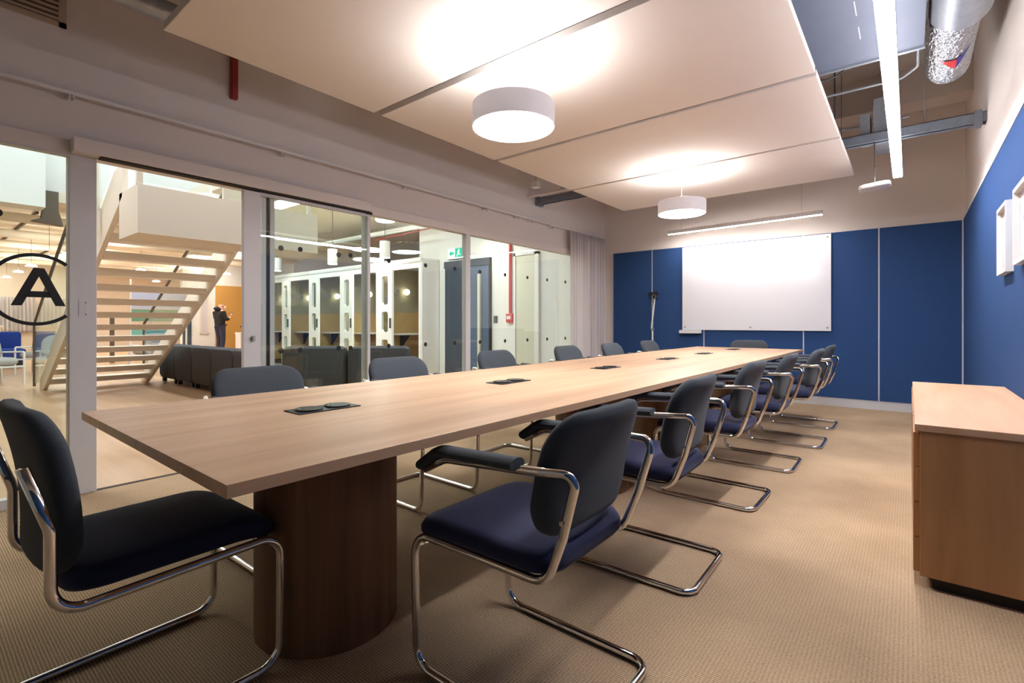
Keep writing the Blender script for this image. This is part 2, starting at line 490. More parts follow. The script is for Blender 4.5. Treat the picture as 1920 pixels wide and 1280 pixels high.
# ---- glazing on the left
def glaze_frame():
    # head over all panes
    struct(link('trim_4', bx((XG - 0.06, YF, HEAD), (XG + 0.03, 6.70, HEAD + 0.085), 0.002), M['bulkhead']))
    for n, (a, b) in enumerate(((0.655, 0.785), (2.742, 2.776), (4.088, 4.164))):
        w = 0.07 if n == 0 else 0.035
        o = link('mullion', bx((XG - w, a, 0), (XG + 0.028, b, HEAD), 0.003), M['glaze_white'])
        tag(o, ['broad white steel door post left of the open doorway', 'thin white mullion beside the sliding door glass', 'slim white mullion right of the dotted middle pane'][n], 'post')
    bm = boxes(((XG - 0.03, YF, 0), (XG + 0.03, 0.655, 0.055)), ((XG - 0.03, YF, HEAD - 0.012), (XG + 0.03, 0.655, HEAD)))
    struct(link('trim_5', bm, M['glaze_white']))
    bm = boxes(((XG - 0.02, 1.83, 0), (XG + 0.02, 6.70, 0.05)))
    struct(link('trim_6', bm, M['glaze_white']))
    panes = [(YF, 0.655), (1.90, 2.742), (2.776, 4.088), (4.164, 6.70)]
    for k, (a, b) in enumerate(panes):
        struct(link('window_%d' % (k + 1), bx((XG - 0.006, a, 0.04), (XG + 0.006, b, HEAD - 0.004)), M['glass']))
    # sliding door track cover
    t = thing('sliding_door_track', 'white boxed track cover above the open sliding door', 'track', (XG + 0.03, 0.66, HEAD))
    link('cover', bx((0, 0, 0.006), (0.085, 2.10, 0.092), 0.004), M['bulkhead'], t)
    link('track_slot', bx((0.012, 0.13, -0.006), (0.07, 2.09, 0.006)), M['gap'], t)
    link('end_cap', bx((0.02, 2.06, -0.014), (0.06, 2.12, 0.004), 0.002), M['blackmatt'], t)
glaze_frame()

def sliding_door():
    x = XG + 0.055
    t = thing('sliding_door', 'sliding glass door with white stile and lock, slid open', 'door', (x, 1.64, 0.01))
    link('stile', bx((-0.02, 0.0, 0), (0.02, 0.128, HEAD - 0.025), 0.003), M['glaze_white'], t)
    link('stile', bx((-0.014, 1.10, 0), (0.014, 1.13, HEAD - 0.02), 0.002), M['glaze_white'], t)
    bm = boxes(((-0.014, 0.128, 0), (0.014, 1.10, 0.05)), ((-0.014, 0.128, HEAD - 0.045), (0.014, 1.10, HEAD - 0.02)))
    link('rail', bm, M['glaze_white'], t)
    link('pane', bx((-0.004, 0.128, 0.05), (0.004, 1.10, HEAD - 0.045)), M['glass2'], t)
    h = link('lock', cyl(bmesh.new(), (0.062, 0.925), 0.016, 0.02, 0.032, 20, 'X'), M['chrome'], t, True)
    link('thumb_turn', bx((0.03, 0.055, 0.905), (0.045, 0.078, 0.945), 0.004), M['steel'], h)
sliding_door()
# fixed jamb strips right of the door leaf
o = link('door_jamb', boxes(((XG - 0.02, 1.80, 0), (XG + 0.025, 1.832, HEAD)), ((XG - 0.02, 1.862, 0), (XG + 0.025, 1.90, HEAD)), bev=0.002), M['glaze_white'])
struct(o)
struct(link('trim_7', bx((XG - 0.015, 1.832, 0), (XG + 0.01, 1.862, HEAD)), M['gap']))

# latch plate on the broad post
t = thing('strike_plate', 'white latch strike plate screwed on the broad door post', 'plate', (XG + 0.028, 0.72, 1.14))
link('plate', bx((0, -0.022, -0.048), (0.003, 0.022, 0.048), 0.001), M['glaze_white'], t)
for z in (-0.036, 0.036):
    link('screw', cyl(bmesh.new(), (0.012, z), 0.0035, 0.003, 0.005, 10, 'X'), M['wire'], t)

# manifestation dots on the glass
dots = []
for y in (1.958, 2.479): dots.append((y, 'slid'))
for y in (2.093, 2.565): dots.append((y, 'slid'))
k = 0
dotlist = [(1.958, 0), (2.479, 0), (2.093, 1), (2.565, 1), (3.026, 0), (3.499, 0), (3.93, 0), (4.348, 0), (4.816, 0), (5.285, 0), (5.747, 0), (6.219, 0)]
pos_words = ['left', 'second', 'faint left', 'faint second', 'third', 'fourth', 'fifth', 'sixth', 'seventh', 'eighth', 'ninth', 'last']
for zz, row in ((1.66, 'upper'), (0.826, 'lower')):
    for i, (y, back) in enumerate(dotlist):
        if back:
            x = XG + 0.0615
        else:
            x = XG + 0.0075
        if i in (0, 1): x = XG + 0.0075
        dscale = 1.0 if not back else 0.92
        r = 0.0225 * dscale
        if i == 6 and row == 'upper': r = 0.0225
        o = link('glass_dot', cyl(bmesh.new(), (y, zz), r, x, x + 0.001, 24, 'X'), M['blackmatt'])
        where = ['on the pane behind the sliding door, nearest the doorway', 'on the pane behind the sliding door, beside the thin mullion',
                 'on the sliding door glass, nearest the doorway', 'on the sliding door glass, nearest the thin mullion',
                 'on the middle pane, nearest the thin mullion', 'on the middle pane, in its centre', 'on the middle pane, next to the slim mullion',
                 'on the far pane, in front of the navy door', 'on the far pane, left of the red pipe', 'on the far pane, right of the red pipe',
                 'on the far pane, second from the curtain', 'on the far pane, right beside the curtain'][i]
        tag(o, 'black %s-row dot %s' % (row, where), 'sticker', 'black manifestation dots on the glass')

# logo on the left pane: ring with a letter A
def logo():
    x = XG + 0.0075
    cy_, cz_ = 0.512, 1.247
    R1, R0 = 0.212, 0.192
    t = thing('glass_logo', 'large black letter A inside a ring on the left glass pane', 'sign', (x, cy_, cz_))
    bm = bmesh.new(); n = 96
    a = [[], [], [], []]
    for i in range(n):
        th = 2 * PI * i / n
        if True:
            c, s = math.cos(th), math.sin(th)
            a[0].append(bm.verts.new((0, R1 * c, R1 * s))); a[1].append(bm.verts.new((0, R0 * c, R0 * s)))
            a[2].append(bm.verts.new((0.0012, R1 * c, R1 * s))); a[3].append(bm.verts.new((0.0012, R0 * c, R0 * s)))
    yl = 0.655 - cy_
    for i in range(n):
        j = (i + 1) % n
        th = 2 * PI * (i + 0.5) / n
        if R1 * math.cos(th) > yl - 0.004: continue
        bm.faces.new((a[0][i], a[0][j], a[1][j], a[1][i])); bm.faces.new((a[2][i], a[3][i], a[3][j], a[2][j]))
        bm.faces.new((a[0][i], a[2][i], a[2][j], a[0][j])); bm.faces.new((a[1][i], a[1][j], a[3][j], a[3][i]))
    bmesh.ops.delete(bm, geom=[v for v in bm.verts if not v.link_faces], context='VERTS')
    link('ring', bm, M['blackmatt'], t)
    # letter A, flat apex, wide legs
    z0, z1 = -0.095, 0.126
    yc = 0.012
    hw, ap, st = 0.118, 0.0235, 0.040
    def leg(s):
        return [(yc + s * hw, z0), (yc + s * (hw - 0.046), z0), (yc + s * 0.0, z1 - 0.052) , (yc + s * 0.0, z1), (yc + s * ap, z1)]
    bm = bmesh.new()
    prism([(yc - hw, z0), (yc - ap, z1), (yc, z1), (yc, z1 - 0.05), (yc - hw + 0.046, z0)], 0, 0.0012, 'X', bm=bm)
    prism([(yc + hw, z0), (yc + ap, z1), (yc, z1), (yc, z1 - 0.05), (yc + hw - 0.046, z0)], 0, 0.0012, 'X', bm=bm)
    def edge_in(z): return (hw - 0.046) * (1 - (z - z0) / (z1 - 0.05 - z0))
    za, zb = -0.046, -0.010
    prism([(yc - edge_in(za) - 0.004, za), (yc + edge_in(za) + 0.004, za), (yc + edge_in(zb) + 0.004, zb), (yc - edge_in(zb) - 0.004, zb)], 0, 0.0012, 'X', bm=bm)
    link('letter', bm, M['blackmatt'], t)
logo()
o = link('glass_dot', cyl(bmesh.new(), (0.352, 1.67), 0.024, XG + 0.0075, XG + 0.0085, 24, 'X'), M['blackmatt'])
tag(o, 'black dot on the left pane above the ringed letter', 'sticker', 'black manifestation dots on the glass')

# curtain rail and curtain
t = thing('curtain_rail', 'thin white curtain rail along the left wall above the glazing', 'curtain rail', (XG + 0.07, 0, 2.43))
link('rail', bx((-0.008, YF, -0.008), (0.008, 7.25, 0.010), 0.002), M['white'], t)
for y in (0.66, 1.95, 3.2, 4.4, 5.0, 5.3, 5.8):
    link('bracket', bx((-0.07, y - 0.012, -0.03), (0.0, y + 0.012, -0.008), 0.001), M['white'], t)
    link('glider', bx((-0.004, y - 0.003, -0.045), (0.004, y + 0.003, -0.006)), M['steel'], t)
def curtain(x, y0, y1, z0, z1, folds, amp, m, name='curtain', n=240, seed=1):
    rnd = random.Random(seed)
    bm = bmesh.new(); ph = [rnd.uniform(0, 2 * PI) for _ in range(4)]
    cols = []
    for i in range(n + 1):
        u = i / n; y = y0 + (y1 - y0) * u
        col = []
        for k in range(13):
            v = k / 12; z = z1 + (z0 - z1) * v
            a = amp * (0.75 + 0.4 * v)
            dx = a * math.sin(2 * PI * folds * u + 0.9 * math.sin(5 * u + ph[0]) + 0.25 * v * math.sin(9 * u + ph[1]))
            dx += a * 0.35 * math.sin(2 * PI * folds * 2.3 * u + ph[2] + v)
            col.append(bm.verts.new((x + dx, y + 0.012 * v * math.sin(11 * u + ph[3]), z)))
        cols.append(col)
    for i in range(n):
        for k in range(12): bm.faces.new((cols[i][k], cols[i + 1][k], cols[i + 1][k + 1], cols[i][k + 1]))
    o = link(name, bm, m, None, 'all')
    md = o.modifiers.new('thickness', 'SOLIDIFY'); md.thickness = 0.003
    return o
o = curtain(XG + 0.085, 6.22, 7.32, 0.03, 2.42, 11, 0.028, M['curtain'])
tag(o, 'white sheer curtain gathered at the far end of the glass wall', 'curtain')

# ------------------------------------------------------------------ suspended ceiling raft
RZ = 2.60
t = thing('ceiling_raft', 'cream suspended acoustic ceiling raft of four panels over the table', 'ceiling panel', (0, 0, RZ))
for a, b in ((0.885, 2.205), (2.27, 3.565), (3.615, 4.915), (4.96, 6.30)):
    link('panel', bx((-3.08, a, 0), (-0.455, b, 0.045), 0.003), M['raft'], t)
link('carrier', boxes(((-2.6, 0.95, 0.045), (-2.55, 6.25, 0.068)), ((-1.0, 0.95, 0.045), (-0.95, 6.25, 0.068))), M['gap'], t)
for y in (1.3, 3.6, 6.0):
    for x in (-2.575, -0.975):
        link('hanger', cyl(bmesh.new(), (x, y), 0.004, 0.068, ZC - RZ, 8), M['steel'], t)

# round pendant lamps
def drum(label, x, y, zb):
    R = 0.235
    t = thing('pendant_lamp', label, 'pendant lamp', (x, y, zb), 0, 'white drum pendants over the table')
    bm = bmesh.new(); cyl(bm, (0, 0), R, 0.0, 0.125, 64, caps=False); cyl(bm, (0, 0), R - 0.008, 0.0, 0.125, 64, caps=False)
    link('shade', bm, M['lamp_shell'], t, True)
    link('diffuser', cyl(bmesh.new(), (0, 0), R - 0.009, 0.001, 0.006, 64), M['e_down'], t, True)
    link('uplight_diffuser', cyl(bmesh.new(), (0, 0), R - 0.012, 0.116, 0.128, 64), M['e_up'], t, True)
    link('canopy', cyl(bmesh.new(), (0, 0), 0.065, 0.129, 0.15, 32), M['lamp_shell'], t, True)
    link('cord', cyl(bmesh.new(), (0, 0), 0.0022, 0.15, RZ - zb, 8), M['white'], t)
drum('white drum pendant lamp hanging nearest over the table', -1.765, 2.21, 2.165)
drum('white drum pendant lamp hanging farther off, near the whiteboard', -1.815, 5.03, 2.165)

# linear light on the right
t = thing('linear_light', 'long bright linear ceiling light running beside the raft', 'ceiling light', (-0.083, 0, 2.40))
link('housing', bx((-0.036, 1.9, 0.005), (0.036, 5.80, 0.07), 0.002), M['white'], t)
for a, b in ((1.9, 3.79), (3.82, 5.80)):
    link('diffuser', bx((-0.031, a + 0.002, -0.004), (0.031, b - 0.002, 0.004)), M['e_line'], t)
link('uplight_diffuser', bx((-0.028, 1.95, 0.068), (0.028, 5.75, 0.074)), M['e_linefill'], t)  # added upward strip, brightens the upper walls and duct
for y in (2.2, 3.9, 5.6):
    link('suspension_wire', cyl(bmesh.new(), (0, y), 0.002, 0.07, (2.82 if y < 4.1 else ZC) - 2.40, 6), M['steel'], t)

# wall washer above the whiteboard
ax, ay, bx_, by_ = -2.765, 7.12, -0.812, 6.945
ang = math.atan2(by_ - ay, bx_ - ax); L = math.hypot(bx_ - ax, by_ - ay)
t = thing('linear_light', 'slim white linear light hanging above the whiteboard', 'ceiling light', (ax, ay, 2.35), ang)
link('housing', bx((0, -0.022, 0.003), (L, 0.022, 0.052), 0.002), M['white'], t)
link('diffuser', bx((0.002, -0.015, -0.003), (L - 0.002, 0.015, 0.003)), M['e_wash'], t)
for x in (0.2, L - 0.22):
    link('suspension_wire', cyl(bmesh.new(), (x, 0), 0.002, 0.052, ZC - 2.35, 6), M['steel'], t)

# ------------------------------------------------------------------ services above
t = thing('cable_tray', 'galvanised steel channel spanning the room just above the raft', 'channel', (0, 5.53, 2.70))
bm = bmesh.new()
x0, x1 = XG + 0.002, XR - 0.002
box(bm, (x0, -0.055, 0.05), (x1, 0.055, 0.056)); box(bm, (x0, -0.055, -0.02), (x1, -0.05, 0.056)); box(bm, (x0, 0.05, -0.02), (x1, 0.055, 0.056))
box(bm, (x0, -0.055, -0.024), (x1, -0.02, -0.019)); box(bm, (x0, 0.02, -0.024), (x1, 0.055, -0.019))
link('channel', bm, M['galvdark'], t)
for x in (x0 + 0.03, x1 - 0.05):
    link('bracket', bx((x - 0.025, -0.065, -0.045), (x + 0.025, 0.065, 0.07), 0.002), M['galvdark'], t)
for x in (-3.6, -2.0, -0.9, 0.1):
    link('threaded_rod', cyl(bmesh.new(), (x, 0), 0.005, 0.056, ZC - 2.70, 8), M['steel'], t)

o = link('conduit', tube([(XG + 0.01, 5.30, 2.74), (-2.6, 5.30, 2.74)], 0.018, 12), M['bulkhead'], None, True)
tag(o, 'cream conduit pipe from left wall above the raft gap', 'pipe')

t = thing('wireless_access_point', 'white wireless box hanging on a thin rod from the steel channel', 'access point', (-0.243, 5.50, 2.255))
link('body', cushion(0.235, 0.20, 0.04, 0.05, lambda x, y, z: (x, y, z + 0.02 + 0.03 * (x / 0.12) * 0.3)), M['white'], t, 'all')
link('rod', cyl(bmesh.new(), (0, 0), 0.004, 0.03, 0.42, 8), M['wire'], t)
link('rod_nut', cyl(bmesh.new(), (0, 0), 0.008, 0.2, 0.212, 8), M['wire'], t)
t = thing('sensor_box', 'small white sensor box hanging beside the raft left edge', 'sensor', (-3.60, 4.955, 2.72))
link('body', bx((-0.045, -0.045, 0), (0.045, 0.045, 0.075), 0.008), M['white'], t)
link('rod', cyl(bmesh.new(), (0, 0), 0.003, 0.075, ZC - 2.72, 8), M['wire'], t)

# ventilation ducts on the right
t = thing('rectangular_duct', 'blue-grey sheet metal duct above the linear light', 'duct', (0, 0, 2.82))
link('duct_body', bx((-0.66, YF, 0), (0.075, 4.12, 0.45), 0.003), M['duct'], t)
link('flange', bx((-0.68, 2.60, -0.012), (0.078, 2.63, 0.46)), M['galv'], t)
link('flange', bx((-0.68, 4.10, -0.012), (0.078, 4.125, 0.46)), M['galv'], t)
for y in (3.0, 3.3, 3.6):
    link('seam_tab', bx((-0.24, y, -0.003), (-0.235, y + 0.16, 0.0)), M['white'], t)
t = thing('insulated_duct', 'large round grey duct end feeding the silver flexible duct', 'duct', (0.243, 0, 2.80))
link('duct_body', cyl(bmesh.new(), (-0.005, 0.14), 0.148, YF, 3.96, 48, 'Y'), M['galv'], t, True)
link('collar', cyl(bmesh.new(), (-0.005, 0.14), 0.128, 3.96, 3.99, 48, 'Y'), M['galv'], t, True)
# flexible foil duct bending up
bm = bmesh.new(); pts = []; rad = []
path = fillet([(0.22, 3.99, 2.93), (0.22, 4.95, 2.93), (0.22, 5.2, 3.6)], 0.28, 14)
# resample along path with ribs
tot = [0]
for i in range(1, len(path)): tot.append(tot[-1] + (path[i] - path[i - 1]).length)
N = 120
for k in range(N + 1):
    s = tot[-1] * k / N
    i = max(j for j in range(len(tot)) if tot[j] <= s + 1e-9); i = min(i, len(tot) - 2)
    f = (s - tot[i]) / (tot[i + 1] - tot[i]); pts.append(path[i].lerp(path[i + 1], f)); rad.append(0.118 + 0.0045 * math.sin(k * PI / 1.5 * 1.0) + random.uniform(-0.0015, 0.0015))
sweep(bm, pts, rad, 28)
o = thing('flexible_duct', 'silver foil flexible duct bending up with red and blue mark', 'duct', (0, 0, 0))
fd = link('foil_sleeve', bm, M['foil'], o, True)
# the sticker follows the round sleeve
def sticker(m, poly, name):
    bm = bmesh.new(); cx, cz, r = 0.22, 2.93, 0.1265
    vs = [bm.verts.new((cx + r * math.cos(a), y, cz + r * math.sin(a))) for a, y in poly]
    f = bm.faces.new(vs)
    bmesh.ops.subdivide_edges(bm, edges=bm.edges[:], cuts=3, use_grid_fill=True)
    for v in bm.verts:
        d = Vector((v.co.x - cx, 0, v.co.z - cz)).normalized(); v.co.x = cx + d.x * r; v.co.z = cz + d.z * r
    link(name, bm, m, o)
sticker(M['redbright'], [(-2.05, 4.42), (-1.35, 4.42), (-1.35, 4.58)], 'red_mark')
sticker(M['bluesticker'], [(-1.35, 4.42), (-0.75, 4.28), (-1.35, 4.58)], 'blue_mark')

# conduits and cables
o = link('conduit', tube(fillet([(0.05, 4.13, 3.0), (0.05, 4.85, 3.0), (-0.05, 5.02, 3.0), (-1.2, 5.02, 3.0)], 0.08), 0.011, 10), M['galv'], None, True)
tag(o, 'thin metal conduit bending left beside the foil duct', 'pipe')
o = link('cable', tube([(-0.62, 4.20, 2.86), (-0.55, 4.24, 2.84), (-0.48, 4.30, 2.84), (-0.40, 4.33, 2.87), (-0.33, 4.36, 2.95), (-0.27, 4.36, 3.00), (-0.2, 4.30, 3.02), (-0.18, 4.2, 3.1)], 0.007, 8), M['wire'], None, True)
tag(o, 'black cable looping below the blue-grey duct end', 'cable')
t = thing('cable_drop', 'pair of dark vertical cables hanging to the raft right edge', 'cable', (-0.50, 5.05, 2.65))
link('cable_strand', cyl(bmesh.new(), (0, 0), 0.006, 0, ZC - 2.65, 8), M['wire'], t)
link('cable_strand', cyl(bmesh.new(), (0.045, 0.03), 0.003, -0.03, ZC - 2.65, 8), M['wire'], t)
o = link('junction_box', bx((-0.60, 4.30, 2.95), (-0.42, 4.42, 3.05), 0.004), M['white'])
tag(o, 'small white junction box above the black looping cable', 'box')
o = link('conduit', tube([(-0.9, 6.3, 3.10), (0.0, 6.3, 3.10)], 0.012, 8), M['galv'], None, True)
tag(o, 'thin pipe crossing near the ceiling beam, higher one', 'pipe')
o = link('conduit', tube([(-0.9, 6.2, 2.93), (-0.3, 6.2, 2.93)], 0.012, 8), M['galv'], None, True)
tag(o, 'thin pipe crossing near the ceiling beam, lower one', 'pipe')
o = link('control_box', bx((-0.36, 5.6, 2.74), (-0.28, 5.85, 2.98), 0.004), M['galv'])
tag(o, 'grey metal control box fixed above the steel channel', 'box')
o = link('cable_riser', bx((-0.26, 5.60, 2.74), (-0.12, 6.2, 3.1), 0.004), M['galv'])
tag(o, 'galvanised vertical duct piece behind the linear light', 'duct')

# upper left: grille, red pipe, round spiral duct
t = thing('ventilation_grille', 'slatted ventilation grille high on the left wall', 'grille', (XG, 0.1, 2.86))
fr = boxes(((0, -0.25, -0.03), (0.014, 0.545, 0.0)), ((0, 0.51, -0.03), (0.014, 0.545, 0.62)), ((0, -0.25, 0.6), (0.014, 0.545, 0.63)))
link('frame', fr, M['grille'], t)
bm = bmesh.new()
for k in range(20): box(bm, (0.002, -0.25, 0.008 + k * 0.030), (0.013, 0.51, 0.022 + k * 0.030))
link('slats', bm, M['grille'], t)
link('backing', bx((0.0005, -0.25, 0.0), (0.003, 0.51, 0.6)), M['ductdark'], t)
o = link('red_pipe', bx((XG + 0.002, 1.57, 2.735), (XG + 0.05, 1.615, 3.4), 0.006), M['red'])
tag(o, 'short red pipe stub on the left wall below the raft edge', 'pipe')
bm = bmesh.new()
rr = []
pp = []
for k in range(161):
    pp.append((-3.50, -1.5 + 3.2 * k / 160, 2.93)); rr.append(0.062 + (0.003 if k % 10 in (0, 1) else 0))
sweep(bm, pp, rr, 28)
o = link('spiral_duct', bm, M['galv'], None, True)
tag(o, 'shiny round spiral duct above the raft near corner', 'duct')

# ------------------------------------------------------------------ back wall items
t = thing('whiteboard', 'large frameless white glass whiteboard on the blue back wall', 'whiteboard', (-1.7135, YB - 0.031, 1.5665))
link('board', bx((-0.9435, -0.03, -0.6165), (0.9435, -0.012, 0.6165), 0.002), M['board'], t)
for x, z in ((-0.905, -0.575), (0, -0.575), (0.905, -0.575), (-0.905, 0.575), (0.905, 0.575)):
    link('fixing', cyl(bmesh.new(), (x, z), 0.013, -0.036, 0.0, 20, 'Y'), M['steel'], t, True)
o = thing('pen_tray', 'small white pen tray under the whiteboard left corner', 'tray', (-2.53, YB - 0.031, 0.90))
link('tray', boxes(((-0.15, -0.10, 0.0), (0.15, 0.0, 0.012)), ((-0.15, -0.105, 0.0), (0.15, -0.095, 0.045)), bev=0.002), M['white'], o)
link('backplate', bx((-0.15, -0.011, 0.0), (0.15, 0.0, 0.05), 0.002), M['white'], o)

# articulated arm with black clamp head
t = thing('articulated_arm', 'white articulated stand arm with black camera clamp by the back wall', 'stand', (-3.10, 7.33, 0))
link('base', cyl(bmesh.new(), (0, 0), 0.09, 0, 0.018, 28), M['white'], t, True)
link('lower_post', cyl(bmesh.new(), (0, 0), 0.014, 0.018, 0.93, 12), M['white'], t, True)
j = link('joint', cyl(bmesh.new(), (0, 0.955), 0.022, -0.02, 0.02, 16, 'Y'), M['steel'], t, True)
link('upper_arm', tube([(-0.018, 0, 0.96), (0.035, 0, 1.42)], 0.0125, 10), M['white'], t, True)
link('tension_rod', tube([(0.012, 0, 0.96), (0.0, 0, 1.42)], 0.004, 8), M['steel'], t, True)
h = link('clamp_head', boxes(((-0.03, -0.03, 1.42), (0.075, 0.03, 1.455)), ((-0.06, -0.025, 1.47), (0.01, 0.025, 1.53)), ((0.02, -0.03, 1.455), (0.055, 0.03, 1.52)), bev=0.006), M['black'], t)
link('knob', cyl(bmesh.new(), (0.075, 1.505), 0.03, -0.045, -0.02, 20, 'Y'), M['black'], h, True)
link('ring', tube([(0.04 + 0.03 * math.cos(a), -0.035, 1.455 + 0.035 * math.sin(a)) for a in [2 * PI * q / 20 for q in range(20)]], 0.006, 8, closed=True), M['chrome'], h, True)

# ------------------------------------------------------------------ picture frames and cabinet on the right
def frame(y0, y1, z0, z1, label):
    t = thing('picture_frame', label, 'picture', (XR - 0.018, (y0 + y1) / 2, (z0 + z1) / 2), 0, 'white box frames on the right wall')
    w, h = (y1 - y0) / 2, (z1 - z0) / 2; b = 0.022; d = 0.035
    link('frame', boxes(((-d, -w, -h), (0, -w + b, h)), ((-d, w - b, -h), (0, w, h)), ((-d, -w + b, -h), (0, w - b, -h + b)), ((-d, -w + b, h - b), (0, w - b, h))), M['white'], t)
    link('picture', bx((-0.010, -w + b, -h + b), (-0.004, w - b, h - b)), M['art'], t)
    bm = bmesh.new(); pr = []
    for k in range(14):
        a = 2 * PI * k / 14; pr.append((0.045 * math.cos(a) * (1 + 0.3 * math.sin(3 * a)), 0.075 * math.sin(a) * (1 + 0.2 * math.cos(2 * a))))
    prism(pr, -0.0115, -0.0105, 'X', bm=bm); link('figure', bm, M['artmark'], t)
frame(4.03, 4.40, 1.35, 1.765, 'small white box frame, the farther one on right wall')
frame(3.38, 3.77, 1.36, 1.765, 'white box frame cut by the right photo edge')

t = thing('cabinet', 'low oak credenza with drawers along the right wall', 'cabinet', (0.02, 2.54, 0))
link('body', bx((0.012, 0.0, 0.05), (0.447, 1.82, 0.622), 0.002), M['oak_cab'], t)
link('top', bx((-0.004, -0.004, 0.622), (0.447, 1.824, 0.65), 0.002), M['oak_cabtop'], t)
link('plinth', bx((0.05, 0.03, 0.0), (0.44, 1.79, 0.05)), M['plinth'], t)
ys = [0.004, 0.46, 0.91, 1.365, 1.816]
for i in range(4):
    for k in range(4):
        z0 = 0.056 + k * 0.14
        if i != 0 and k: continue
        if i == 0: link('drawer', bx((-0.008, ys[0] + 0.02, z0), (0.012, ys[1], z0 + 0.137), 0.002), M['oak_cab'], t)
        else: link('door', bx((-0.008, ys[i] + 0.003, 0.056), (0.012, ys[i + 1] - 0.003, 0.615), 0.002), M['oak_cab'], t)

# ------------------------------------------------------------------ conference table
TX, TY, TROT = -1.636, 0.40, math.radians(-0.45)
TW, TL = 1.235, 6.27
TT = 0.74
t = thing('conference_table', 'long oak boardroom table on round drum pedestals', 'table', (TX, TY, 0), TROT)
half = 3.05
link('tabletop', bx((-TW / 2, 0, TT - 0.0275), (TW / 2, half, TT), 0.0012), [M['oak']], t)
link('tabletop', bx((-TW / 2, half + 0.003, TT - 0.0275), (TW / 2, TL, TT), 0.0012), [M['oak']], t)
for y in (0.575, 2.45, 3.55, 5.60):
    bm = bmesh.new(); cyl(bm, (0, y), 0.24, 0.0, TT - 0.0275, 72)
    link('pedestal', bm, M['oak_v'], t, True)
table = t
tm = Matrix.Translation((TX, TY, 0)) @ Matrix.Rotation(TROT, 4, 'Z')
# power modules
modY = [0.51, 1.565, 2.62, 3.72, 4.67, 5.72]
words_ = ['nearest to the camera', 'second from the near end', 'third from the near end', 'third from the far end', 'second from the far end', 'farthest, before the head chair']
first = None
for i, y in enumerate(modY):
    p = tm @ Vector((-0.025, y + 0.06, TT))
    if first is None:
        m_ = thing('power_module', '', 'power outlet', p, TROT, 'black power modules in the tabletop')
        link('plate', bx((-0.057, -0.118, 0.0), (0.057, 0.118, 0.004), 0.001), M['black'], m_)
        for dy in (-0.055, 0.055):
            l_ = link('lid', cyl(bmesh.new(), (0, dy), 0.047, 0.004, 0.009, 36), M['black'], m_, True)
            link('catch', bx((-0.006, dy - 0.04, 0.009), (0.006, dy - 0.03, 0.011)), M['steel'], l_)
        first = m_; c = m_
    else:
        c = copy_tree(first)
    c.location = p; c['label'] = 'black power outlet module set in the tabletop, ' + words_[i]

# ------------------------------------------------------------------ cantilever chairs
TR = 0.0122
def tube_frame(side):
    """list of (pts, radii) for the one continuous chrome tube"""
    if side == 'arm':
        half_ = [(0.243, 0.215, 0.625), (0.243, 0.13, 0.668), (0.246, -0.205, 0.693), (0.219, -0.288, 0.697), (0.210, -0.240, 0.530), (0.206, -0.190, 0.404), (0.219, 0.290, 0.412), (0.221, 0.278, 0.0130), (0.221, -0.272, 0.0130)]
        rad = [0, 0.10, 0.09, 0.05, 0.10, 0.062, 0.062, 0.062, 0.055]
    else:
        half_ = [(0.238, -0.282, 0.735), (0.239, -0.236, 0.585), (0.240, -0.236, 0.392), (0.240, 0.288, 0.402), (0.240, 0.285, 0.0130), (0.240, -0.268, 0.0130)]
        rad = [0, 0.08, 0.062, 0.062, 0.062, 0.055]
    left = [(-x, y, z) for x, y, z in reversed(half_)]
    return half_ + left, rad + list(reversed(rad))

def back_fn(w, hgt, z0, y0, y1, curve):
    def fn(x, y, z):
        # local cushion: x lateral, y vertical (d), z thickness (front side +)
        v = (y + hgt / 2) / hgt
        yy = y0 + (y1 - y0) * v + z + curve * (x / (w / 2)) ** 2 + 0.018 * math.sin(PI * v)
        return (x, yy, z0 + hgt * v)
    return fn

def make_chair(kind, label):
    armed = kind == 'arm'
    t = thing('armchair' if armed else 'side_chair', label, 'chair')
    pts, rad = tube_frame(kind)
    link('chrome_frame', tube(fillet(pts, rad, 8), TR, 14), M['chrome'], t, 'all')
    sw, sd = (0.462 if armed else 0.455), 0.515
    def seat_fn(x, y, z):
        f = max(0.0, (y - 0.12) / 0.13)
        r = max(0.0, (-y - 0.15) / 0.1)
        zz = z + (0.449 if armed else 0.438) - 0.035 * f * f - 0.008 * r * r
        return (x * (1.0 + 0.02 * y), y + 0.048, zz)
    link('seat', cushion(sw, sd, 0.064, 0.09, seat_fn, bulge=0.014, base=0.006), M['navy'], t, 'all')
    if armed:
        bf = back_fn(0.456, 0.328, 0.500, -0.182, -0.258, 0.022)
        link('backrest', cushion(0.456, 0.328, 0.052, 0.092, bf, bulge=0.008), M['char'], t, 'all')
    else:
        bf = back_fn(0.455, 0.400, 0.450, -0.220, -0.268, 0.026)
        link('backrest', cushion(0.455, 0.400, 0.052, 0.092, bf, bulge=0.008), M['char'], t, 'all')
    link('crossbar', boxes(((-0.225, 0.235, 0.392), (0.225, 0.262, 0.398)), ((-0.225, 0.258, 0.380), (0.225, 0.262, 0.398))), M['chrome'], t, True)
    for s in (-1, 1):
        if armed:
            pad = fillet([(s * 0.243, 0.224, 0.636), (s * 0.243, 0.150, 0.688), (s * 0.245, -0.130, 0.699)], [0, 0.07, 0], 8)
            link('armrest', tube(pad, 0.0165, 14, rx=0.029, up=(0, 0, 1)), M['char'], t, True)
            link('bolt', cyl(bmesh.new(), (-0.248, 0.575), 0.006, s * 0.213 - 0.016, s * 0.213 + 0.016, 10, 'X'), M['chrome'], t)
        else:
            link('bolt', cyl(bmesh.new(), (-0.250, 0.62), 0.006, s * 0.232 - 0.010, s * 0.232 + 0.010, 10, 'X'), M['chrome'], t)
    return t

